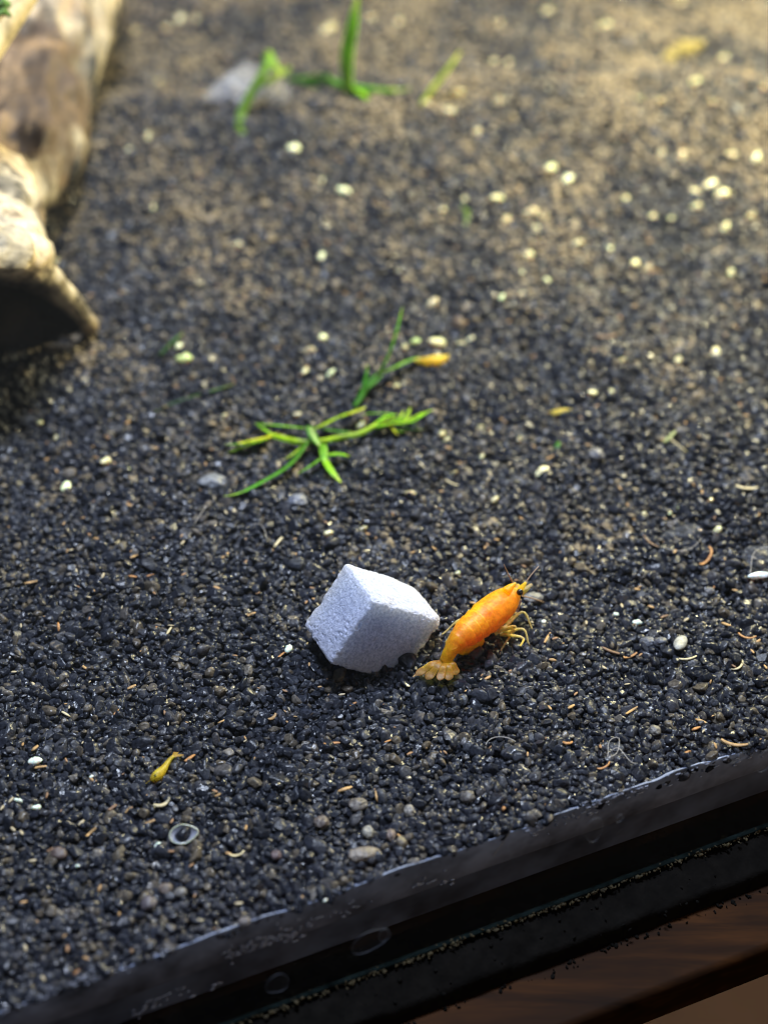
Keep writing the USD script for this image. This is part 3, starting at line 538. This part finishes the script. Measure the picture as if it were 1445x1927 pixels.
tag(obj('algae_tuft', cat_([lump(on(1282 + dx, 98 + dy, up=.8 * MM), np.array([3.2, 2.2, 1.0]) * MM * q, rand_rot(rng), 80 + i, .5, 2, 2) for i, (dx, dy, q) in enumerate(((0, 0, 1.), (26, -12, .9), (-28, 16, .7)))]), plain('yellow_algae', (.24, .19, .05), .8, 700, .5)), 'yellow algae tuft on gravel near the top right corner', 'algae')

# ------------------------------------------------------------------ driftwood
def driftwood():
    root = thing('driftwood', 'pale weathered driftwood with a dark hollow under its arched foot', 'driftwood')
    A = lambda px, py, z, r_: (at(px, py, z * MM), r_ * MM)
    chains = [[A(118, -150, 22, 13), A(122, -40, 18, 12.5), A(100, 80, 14, 11.5), A(74, 180, 12, 10.5), A(75, 250, 11, 9.5), A(30, 310, 13, 9), A(-20, 370, 17, 8.5), A(-40, 440, 22, 6)],
              [A(-15, 370, 18, 8), A(0, 420, 22, 6.8), A(12, 470, 25, 5.6), A(45, 497, 22.5, 4.0)],
              [A(-60, 475, 33, 4.2), A(0, 472, 30, 4.0), A(45, 488, 25, 4.0), A(88, 526, 17.5, 3.0), A(130, 564, 11.5, 2.2), A(160, 597, 6.5, 1.8), A(178, 624, 1.5, 1.6)],
              [A(0, 420, 20, 6.0), A(48, 492, 21, 3.4), A(90, 528, 16.0, 2.4)],
              [A(74, 180, 12, 9), A(-40, 120, 12, 14), A(-120, 40, 14, 16)], [A(-40, 120, 10, 14), A(30, 310, 9, 8)],
              [A(-130, 300, 12, 10), A(-60, 400, 20, 8)], [A(-120, 40, 14, 16), A(-130, 300, 12, 10)]]
    U = m3.Manifold()
    sph = lambda c, r_: m3.Manifold.sphere(r_, 24).translate(tuple(c))
    for ch in chains:
        for (a_, ra), (b_, rb) in zip(ch[:-1], ch[1:]): U += m3.Manifold.batch_hull([sph(a_, ra), sph(b_, rb)])
    # the hollowed brown flank between the two ridges
    cut = m3.Manifold.batch_hull([sph(at(-20, 60, 34 * MM), 12 * MM), sph(at(60, 120, 30 * MM), 10.5 * MM), sph(at(20, 235, 25 * MM), 7 * MM)])
    U = U - cut
    U = U.refine_to_length(1.1 * MM); me = U.to_mesh(); m = trimesh.Trimesh(me.vert_properties[:, :3], me.tri_verts); m.merge_vertices()
    trimesh.smoothing.filter_taubin(m, .5, -.53, 14)
    v = np.array(m.vertices); n = np.array(m.vertex_normals); ax = at(60, 60, .03) - at(40, 400, .012); ax /= np.linalg.norm(ax)
    al = (v @ ax)[:, None] * ax; q = (v - al) + al * .22                        # grain runs along the log
    ft = np.clip(np.abs(v - at(95, 545, .012)).max(1) / (11 * MM), .3, 1) ** 1.5
    v = v + n * ft[:, None] * ((meshkit.fbm(q * 330, 3, 3) - .5) * 3.6 * MM + (meshkit.fbm(v * 110, 3, 5) - .5) * 4.0 * MM)[:, None]
    pitv = np.clip(.30 - meshkit.noise(v * 170, 21), 0, 1); v -= n * (pitv * ft * 8 * MM)[:, None]
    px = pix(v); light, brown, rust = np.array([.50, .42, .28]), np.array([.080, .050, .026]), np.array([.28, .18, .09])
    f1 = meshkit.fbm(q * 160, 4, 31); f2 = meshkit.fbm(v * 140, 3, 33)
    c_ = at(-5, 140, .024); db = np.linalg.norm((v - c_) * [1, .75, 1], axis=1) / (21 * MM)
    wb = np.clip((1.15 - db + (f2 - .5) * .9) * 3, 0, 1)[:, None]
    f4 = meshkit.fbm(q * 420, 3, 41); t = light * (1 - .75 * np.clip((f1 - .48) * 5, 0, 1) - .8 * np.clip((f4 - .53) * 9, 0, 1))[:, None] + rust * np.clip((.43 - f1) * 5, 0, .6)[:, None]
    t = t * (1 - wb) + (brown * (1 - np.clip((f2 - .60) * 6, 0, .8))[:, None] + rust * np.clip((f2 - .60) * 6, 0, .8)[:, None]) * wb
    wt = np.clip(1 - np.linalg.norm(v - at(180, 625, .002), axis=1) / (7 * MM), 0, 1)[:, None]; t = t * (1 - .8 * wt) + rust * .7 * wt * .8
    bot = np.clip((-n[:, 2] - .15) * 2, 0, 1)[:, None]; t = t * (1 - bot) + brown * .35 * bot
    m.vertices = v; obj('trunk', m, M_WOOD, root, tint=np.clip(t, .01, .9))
    br = tube([at(-60, 130, .045), at(-18, 60, .047), at(18, 0, .05), at(50, -60, .05)], np.array([3.6, 3.6, 3.8, 4.0]) * MM, 14, n=30); v = np.array(br.vertices)
    br.vertices = v + (meshkit.fbm(v * 400, 3, 3) - .5)[:, None] * 1.2 * MM; obj('branch', br, M_WOOD, root, tint=np.array([.60, .50, .30]))
    obj('moss', lump(at(-8, 6, .051), np.array([2.6, 3.5, 2.0]) * MM, None, 4, .5, 2.5, 3), M_MOSS, root)
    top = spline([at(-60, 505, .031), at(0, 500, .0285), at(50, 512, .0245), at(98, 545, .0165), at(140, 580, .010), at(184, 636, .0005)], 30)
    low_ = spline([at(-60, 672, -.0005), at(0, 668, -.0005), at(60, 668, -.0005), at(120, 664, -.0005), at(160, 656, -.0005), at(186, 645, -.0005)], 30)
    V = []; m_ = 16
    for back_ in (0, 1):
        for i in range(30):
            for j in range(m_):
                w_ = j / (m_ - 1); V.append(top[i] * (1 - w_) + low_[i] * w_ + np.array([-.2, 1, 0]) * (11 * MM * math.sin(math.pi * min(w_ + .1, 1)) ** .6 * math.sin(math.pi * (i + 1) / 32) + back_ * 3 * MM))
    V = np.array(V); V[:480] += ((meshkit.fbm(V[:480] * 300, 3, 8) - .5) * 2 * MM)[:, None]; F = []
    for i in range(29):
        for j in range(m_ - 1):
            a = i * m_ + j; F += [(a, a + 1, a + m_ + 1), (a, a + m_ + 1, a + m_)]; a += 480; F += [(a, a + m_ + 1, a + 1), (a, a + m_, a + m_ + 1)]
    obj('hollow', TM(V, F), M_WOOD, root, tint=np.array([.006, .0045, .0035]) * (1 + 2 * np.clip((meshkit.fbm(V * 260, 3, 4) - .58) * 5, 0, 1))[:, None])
driftwood()

# ------------------------------------------------------------------ small loose things on the gravel
def shell_mesh(px, py, length, seed):
    r = np.random.default_rng(seed); c = on(px, py, up=r.uniform(.55, .9) * MM); k = scale_at(c); L = length * k * r.uniform(.62, 1.12)
    n, sd = 13, 12; x = np.linspace(0, 1, n); prof = np.interp(x, [0, .08, .3, .55, .8, .95, 1], [.02, .30, .47, .50, .38, .16, .02])
    V = []
    for i in range(n):
        for j in range(sd):
            a_ = j / sd * 2 * math.pi; g = 1 - .10 * (math.cos(a_ + x[i] * 13) > .82) - .22 * max(0, math.cos(a_ - 1.2)) * (x[i] < .45)
            V.append(((x[i] - .5), prof[i] * (.50 + .22 * (seed % 5) / 4) * 1.0 * g * math.cos(a_), prof[i] * .55 * g * math.sin(a_)))
    F = []
    for i in range(n - 1):
        for j in range(sd):
            a, b, cc, d = i * sd + j, i * sd + (j + 1) % sd, (i + 1) * sd + (j + 1) % sd, (i + 1) * sd + j; F += [(a, b, cc), (a, cc, d)]
    V = np.array(V); V = V * (1 + .7 * (meshkit.fbm(V * 2.2 + seed * 3.1, 2, seed) - .5))[:, None]
    R = frame_from(ground_dir(px, py, r.uniform(-10, 65)) + np.array([0, 0, r.uniform(-.35, .35)])) 
    m = TM((np.array(V) * L) @ R.T + c, F); m.fix_normals(); return m
SHELLS = [(617, 54, 34), (696, 33, 26), (751, 40, 30), (939, 43, 30), (1029, 18, 32), (1138, 47, 28), (1282, 4, 26), (928, 116, 24), (957, 116, 24), (939, 189, 26), (863, 174, 30), (801, 194, 28), (848, 210, 28), (899, 246, 28), (553, 278, 26), (606, 338, 20), (646, 358, 30), (1036, 315, 32), (1069, 336, 24), (874, 374, 28), (936, 372, 30), (834, 394, 22), (953, 412, 28), (1000, 399, 28), (1022, 406, 26), (1009, 428, 24), (1016, 454, 22), (996, 479, 28), (1028, 528, 26), (982, 553, 26), (944, 559, 24), (816, 568, 26), (751, 510, 24), (605, 481, 22), (447, 460, 22), (1087, 457, 30), (1145, 468, 26), (1217, 506, 26), (1195, 495, 24), (1228, 407, 24), (1260, 411, 22), (1311, 387, 28), (1307, 359, 22), (1338, 346, 28), (1358, 364, 26), (1364, 428, 26), (1412, 406, 24), (1283, 293, 28), (1244, 289, 22), (1376, 291, 24), (1423, 296, 26), (1437, 163, 26), (1346, 141, 26), (1307, 153, 26), (1360, 108, 24), (1203, 184, 26), (1242, 188, 26), (1336, 192, 24), (1177, 372, 24), (1376, 513, 22), (982, 512, 18), (310, 52, 26), (368, 35, 28), (338, 34, 22), (297, 153, 26), (278, 256, 24), (388, 179, 26), (101, 493, 28), (347, 674, 26), (336, 650, 22), (243, 280, 22), (254, 56, 22), (288, 390, 18),
          (608, 635, 20), (582, 659, 22), (623, 702, 26), (574, 698, 18), (761, 653, 26), (782, 642, 26), (825, 644, 30), (866, 646, 22), (886, 637, 22), (746, 726, 22), (560, 780, 26), (679, 799, 22), (421, 784, 14), (772, 928, 26), (841, 827, 26), (832, 816, 18), (903, 807, 24), (907, 859, 18), (855, 889, 18), (1172, 677, 22), (1276, 677, 18), (1020, 889, 34), (977, 826, 16), (931, 940, 22), (1149, 737, 14), (1116, 739, 16), (1350, 996, 18), (1278, 953, 18), (1261, 965, 14), (1211, 967, 14), (1199, 1171, 22), (1159, 1156, 16), (1020, 1173, 18), (921, 1067, 12), (1338, 940, 14), (65, 1432, 24), (172, 1462, 14), (35, 1507, 20), (70, 1520, 18), (297, 1590, 18), (543, 1221, 18), (612, 1695, 12), (618, 1003, 24), (683, 995, 18), (238, 885, 20), (862, 1078, 14), (125, 915, 30), (200, 868, 30), (105, 823, 16), (75, 796, 20), (1346, 662, 24), (146, 1630, 14)]
labs = rank_labels(SHELLS, lambda i: ('large ' if SHELLS[i][2] > 29 else 'small ' if SHELLS[i][2] > 19 else 'tiny ') + 'cream oval snail shell')
for i, (px, py, l) in enumerate(SHELLS):
    r = np.random.default_rng(300 + i); col = np.array([.90, .76, .44]) * (r.uniform(.28, 1.1) if py > 260 else r.uniform(.25, .7)) * (1 + r.normal(0, .02, 3))
    if (px, py) in ((347, 674), (782, 642)): col = np.array([.50, .58, .22])
    if py > 1100: col = np.array([.80, .78, .66])
    tag(obj('snail_shell', shell_mesh(px, py, l * (1.0 if py < 600 else 1.08), 500 + i), M_SHELL, tint=np.clip(col, 0, .85)), labs[i], 'snail shell', 'tiny cream shells strewn over the gravel')
# straws and brown fragments: (px, py, angle, length px, colour, bend)
ST, OR_, BR, PA = (.36, .22, .09), (.32, .15, .05), (.14, .075, .04), (.46, .40, .25)
TWIGS = [(75, 1444, 8, 26, ST, 0), (357, 1427, 35, 22, OR_, 0), (304, 1508, 25, 32, PA, .25), (286, 1546, 24, 27, ST, 0), (172, 1566, 42, 24, ST, 0), (212, 1520, 35, 18, BR, 0), (240, 1525, 50, 14, ST, 0), (625, 1399, 4, 30, OR_, 0), (650, 1485, 18, 29, ST, 0), (708, 1499, -80, 22, ST, 0), (281, 1083, 15, 17, OR_, 0), (252, 1047, 22, 15, ST, 0), (289, 1183, 30, 15, OR_, 0), (318, 1187, 55, 16, PA, 0), (248, 1293, 25, 18, ST, 0), (419, 1357, 25, 19, ST, 0), (473, 1156, 25, 16, ST, 0), (424, 1045, 40, 15, ST, 0), (219, 1340, 50, 14, OR_, 0), (58, 1096, 10, 24, ST, 0), (163, 1255, -15, 16, ST, .2), (66, 1408, 40, 15, ST, 0), (124, 1344, -30, 18, PA, 0), (512, 1348, 40, 18, ST, .2), (523, 1020, 50, 24, PA, 0),
         (1325, 1045, 62, 38, OR_, .3), (1225, 1018, -38, 36, BR, .1), (1186, 1233, 22, 27, OR_, .1), (1150, 1224, -20, 40, BR, .05), (1406, 1194, -10, 34, OR_, .2), (1295, 1236, 12, 36, PA, .12), (1386, 1250, 42, 28, PA, .3), (1189, 1337, 32, 26, ST, 0), (1319, 1357, -20, 20, ST, 0), (1310, 1371, 20, 17, OR_, 0), (1382, 1396, -10, 52, ST, .12), (1068, 1396, 2, 17, OR_, .2), (1294, 1416, 20, 11, OR_, 0), (1366, 1175, -20, 17, ST, 0), (800, 870, -60, 34, PA, .25), (851, 907, -25, 27, PA, .1), (445, 1605, 15, 28, PA, .2), (948, 1521, 60, 12, OR_, 0), (1135, 1440, 30, 26, OR_, .2), (730, 1395, 20, 14, OR_, 0), (1145, 628, 8, 50, BR, .1), (250, 1085, -10, 14, OR_, 0), (110, 1180, -85, 16, OR_, 0), (530, 1232, 40, 14, OR_, 0), (1040, 858, 28, 26, ST, 0), (1075, 1330, 30, 14, ST, 0), (880, 1300, 12, 12, ST, 0), (665, 1325, 30, 13, OR_, 0), (345, 1660, -15, 12, OR_, 0), (145, 1830, 30, 14, OR_, 0), (95, 1600, 30, 13, BR, 0), (1030, 1200, 60, 22, ST, 0), (1340, 1110, 60, 16, OR_, 0), (1250, 1160, 20, 14, BR, 0), (1405, 915, -5, 42, PA, .1)]
tl = rank_labels(TWIGS, lambda i: {ST: 'straw coloured', OR_: 'orange brown', BR: 'dark brown', PA: 'pale cream'}[TWIGS[i][4]] + (' bent fragment' if TWIGS[i][5] else ' straight splinter'))
for i, (px, py, an, l, col, bend) in enumerate(TWIGS):
    r = np.random.default_rng(700 + i); a_ = math.radians(an); h = l / 2
    P = [on(px + h * u * math.cos(a_) + bend * l * (1 - u * u) * math.sin(a_), py - h * u * math.sin(a_) + bend * l * (1 - u * u) * math.cos(a_), up=(.62 + .25 * r.random() + .2 * u * r.normal()) * MM) for u in (-1, -.4, .2, 1)]
    w = (.20 if l < 30 else .24) * MM * r.uniform(.7, 1.25)
    tag(obj('plant_fragment', tube(P, np.array([.8, 1, 1, .6]) * w, 7, flat=.55, n=9), M_STRAW, tint=np.array(col) * r.uniform(.8, 1.15)), tl[i], 'plant fragment', 'dead plant bits on the gravel')
PEB = [(686, 1608, 30, 13, (.13, .11, .095)), (674, 1515, 19, 13, (.085, .075, .07)), (605, 1548, 15, 11, (.075, .06, .055)), (692, 1567, 12, 11, (.16, .155, .14)), (770, 1527, 10, 12, (.17, .16, .15)), (735, 1572, 9, 10, (.13, .10, .09)), (312, 1673, 14, 10, (.10, .08, .07)), (110, 1607, 16, 12, (.07, .05, .045)), (1232, 1375, 13, 10, (.08, .075, .07)), (1335, 1112, 9, 7, (.10, .10, .11)), (560, 943, 18, 14, (.12, .13, .16)), (400, 906, 26, 15, (.14, .15, .17)), (862, 608, 12, 14, (.10, .07, .05)), (1122, 855, 14, 12, (.12, .12, .13)), (1218, 1208, 15, 10, (.075, .08, .10)), (1242, 1208, 12, 9, (.075, .08, .10)), (880, 1500, 14, 11, (.06, .055, .055)), (130, 890, 15, 10, (.10, .085, .07)), (460, 1735, 12, 9, (.09, .08, .08)), (1002, 1125, 18, 11, (.11, .11, .115)), (280, 1700, 15, 12, (.07, .06, .07)), (520, 1610, 10, 9, (.075, .05, .055)), (340, 1680, 12, 9, (.11, .105, .1))]
pl_ = rank_labels([(a_, b_) for a_, b_, *_ in PEB], lambda i: ('brownish' if PEB[i][4][0] > 1.2 * PEB[i][4][2] else 'grey') + (' broad' if PEB[i][2] > 14 else ' small') + ' pebble')
for i, (px, py, a_, b_, col) in enumerate(PEB):
    c = on(px, py, up=.75 * MM); k = scale_at(c)
    lab = 'flat grey pebble with a pale streak above the silicone seam' if i == 0 else pl_[i]
    tag(obj('pebble', lump(c, (a_ * k, b_ * k * 1.15, b_ * k * .8), frame_from(ground_dir(px, py, 8)), 40 + i, .3, 1.5, 3), M_STONE, tint=np.array(col)), lab, 'pebble', 'larger pebbles among the gravel')
# grey seed, open half shell, clear films, threads
c = on(1280, 1210, up=1.0 * MM); k = scale_at(c)
sd_m = lump(c, (23 * k, 12 * k, 7 * k), frame_from(ground_dir(1280, 1210, 62)), 3, .06, 1, 3)
tag(obj('grey_seed', sd_m, M_STONE, tint=np.array([.30, .30, .27])), 'smooth grey oval seed standing out on dark gravel at right', 'seed')
c = on(346, 1570, up=1.1 * MM); k = scale_at(c); R = frame_from(ground_dir(346, 1570, 10), np.array([0, -.25, .97]))
V = []; F = []; nr, ns = 7, 36
for side_, th in ((0, 0.0), (1, .10)):
    for i in range(nr):
        u = i / (nr - 1)
        for j in range(ns):
            a_ = j / ns * 2 * math.pi; ex = 27 * math.cos(a_) * (1 + .0 * u); wy = 19 * math.sin(a_) * (1 - .35 * max(0, math.cos(a_)))
            sc1 = u * (1 - th * .9); V.append(c + R @ (np.array([ex * sc1 * k, wy * sc1 * k, (u * u - 1) * 12 * k + th * 3 * k])))
def ring_faces(o, flip):
    out = []
    for i in range(nr - 1):
        for j in range(ns):
            a, b, cc, d = o + i * ns + j, o + i * ns + (j + 1) % ns, o + (i + 1) * ns + (j + 1) % ns, o + (i + 1) * ns + j
            out += [(a, cc, b), (a, d, cc)] if flip else [(a, b, cc), (a, cc, d)]
    return out
hs_ = thing('half_shell', 'open half shell with a pale rim lying below the yellow baby shrimp', 'shell')
obj('bowl', TM(V, ring_faces(0, True) + ring_faces(nr * ns, False)), clear_look('half_shell', (.32, .34, .42), .55), hs_)
rimp = np.array([V[(nr - 1) * ns + j] for j in range(ns)] + [V[(nr - 1) * ns]])
obj('rim', tube(rimp, .11 * MM, 7, side_vec=(0, 0, 1)), M_SHELL, hs_, tint=np.array([.36, .33, .26]))
def film(label, c_px, w, h, ang, up=1.2, extra=None, seed=0):
    c = on(*c_px, up=up * MM); k = scale_at(c); root = thing('clear_film', label, 'clear film', 'see-through shed skins on the gravel')
    m = lump(c, (w / 2 * k, h / 2 * k, .3 * h * k), frame_from(ground_dir(*c_px, ang)), seed, .3, 1.3, 3); obj('skin', m, M_FILM, root)
    for e in extra or (): obj('fold', tube([on(x, y, up=(up + .4) * MM) for x, y in e], (.075 * MM), 6, n=16), M_THREAD, root)
film('crumpled clear skin at the right edge above a white chip', (1432, 1052), 60, 70, 80, 1.5, [[(1412, 1078), (1415, 1050), (1425, 1034), (1448, 1030)]], 1)
film('clear shed skin with a looped edge left of the bottom right seam', (1154, 1410), 26, 44, 75, 1.0, [[(1143, 1424), (1144, 1405), (1152, 1390), (1163, 1388), (1165, 1400), (1158, 1420), (1146, 1425)]], 2)
film('faint clear shed skin lying above the wavy orange fragment', (1280, 1005), 80, 40, 15, 1.0, [[(1250, 1030), (1285, 1036), (1320, 1012)]], 3)
tag(obj('white_chip', lump(on(1428, 1083, up=1.1 * MM), np.array([1.9, .5, .45]) * MM, frame_from(ground_dir(1428, 1083, 6)), 8, .3, 2, 3), M_SHELL, tint=np.array([.85, .86, .9])), 'bright white chip under the clear skin at the right edge', 'chip')
for pts_, lab in (([(966, 1540), (962, 1560), (945, 1588), (928, 1612)], 'hair-thin pale thread crossing the silicone seam'), ([(914, 1402), (925, 1390), (945, 1387), (970, 1396)], 'thin curved pale thread above the seam right of centre'), ([(1152, 1412), (1162, 1408), (1178, 1424), (1196, 1437)], 'pale crooked thread trailing from the looped clear skin'),
                  ([(476, 987), (488, 986), (498, 998), (502, 1014)], 'thin pale arc of thread left above the white cube'), ([(255, 622), (261, 640), (262, 662)], 'thin bright thread beside the driftwood tip'), ([(366, 985), (376, 970), (388, 952)], 'thin whitish straight thread below the long green leaf')):
    tag(obj('thread', tube([on(x, y, up=1.3 * MM) if not (y > 1535 and x < 970 and x > 900) else on_plane(x, y, -.2 * MM) for x, y in pts_], (.075 * MM), 6, n=20), M_THREAD), lab, 'thread')
# uncountable flecks of debris between the grains
fp = UsdGeom.PointInstancer.Define(stage, '/World/debris_flecks'); tag(fp, 'tiny tan flecks of plant debris sprinkled through the gravel', 'debris', kind='stuff')
fm = []
for k, col in enumerate(((.34, .20, .08), (.24, .13, .06), (.36, .30, .19))):
    g = usdkit.mesh(stage, f'/World/debris_flecks/fleck_{k:03d}' if k else '/World/debris_flecks/fleck', lump((0, 0, 0), (.5, .2, .12), None, k, .4, 2, 1), plain(f'fleck_{k}', col, .6), smooth=True); fm.append(g.GetPath())
r = np.random.default_rng(91); tops = GP[r.choice(len(GP), 2600, False)]
fp.CreatePrototypesRel().SetTargets(fm); fp.CreateProtoIndicesAttr(Vt.IntArray.FromNumpy(r.integers(0, 3, 2600).astype(np.int32)))
fp.CreatePositionsAttr(Vt.Vec3fArray.FromNumpy((np.c_[tops[:, :2], H(tops[:, 0], tops[:, 1]) + .75 * MM]).astype(np.float32)))
fp.CreateScalesAttr(Vt.Vec3fArray.FromNumpy((r.uniform(.3, 1.1, 2600)[:, None] * MM * np.ones(3)).astype(np.float32)))
fp.CreateOrientationsAttr(Vt.QuathArray([Gf.Quath(math.cos(a_ / 2), 0, float(b_), math.sin(a_ / 2)).GetNormalized() for a_, b_ in zip(r.uniform(0, 6.28, 2600), r.normal(0, .15, 2600))]))
# dried water marks on the glass
SPOTS = [(1000, 1420, 46, 46, 'large faint round water mark on the glass over the gravel'), (697, 1772, 36, 28, 'round water mark on the glass below the seam, middle one'), (522, 1852, 21, 26, 'oval water mark on the glass near the lower edge'), (1118, 1562, 18, 30, 'drop shaped water mark hanging under the seam'), (1440, 1432, 20, 24, 'round water mark at the right edge on the seam'), (1166, 1541, 8, 8, 'tiny round water mark beside the drop shaped one'), (722, 1760, 10, 16, 'small water mark crossing the rim of the middle one'), (1390, 1425, 20, 10, 'flat water mark on the seam near the right edge')]
for i, (px, py, a_, b_, lab) in enumerate(SPOTS):
    c = on_plane(px, py, TB - .06 * MM); k = scale_at(c); root = thing('water_mark', lab, 'water mark', 'dried water marks on the front glass'); r = np.random.default_rng(i)
    n = 40; an = np.arange(n + 1) / n * 2 * np.pi; wob = 1 + .08 * np.sin(an * 2 + i) + .05 * np.sin(an * 3 + 2 * i); e1 = GS; e2 = np.array([0, 0, 1.0])
    kx, ky = k / abs(GS[0]) * .95, k / .74
    ring = np.array([c + e1 * math.cos(q) * a_ * kx * w + e2 * (math.sin(q) * b_ * ky * w - math.cos(q) * a_ * kx * .0) for q, w in zip(an, wob)])
    V = np.vstack([c - GT * .05 * MM, ring[:-1]]); obj('film', TM(V, [(0, 1 + (j + 1) % n, 1 + j) for j in range(n)]), M_SPOT, root)
    obj('rim', tube(ring, .09 * MM, 6, side_vec=GT, flat=.8), M_RIM, root)
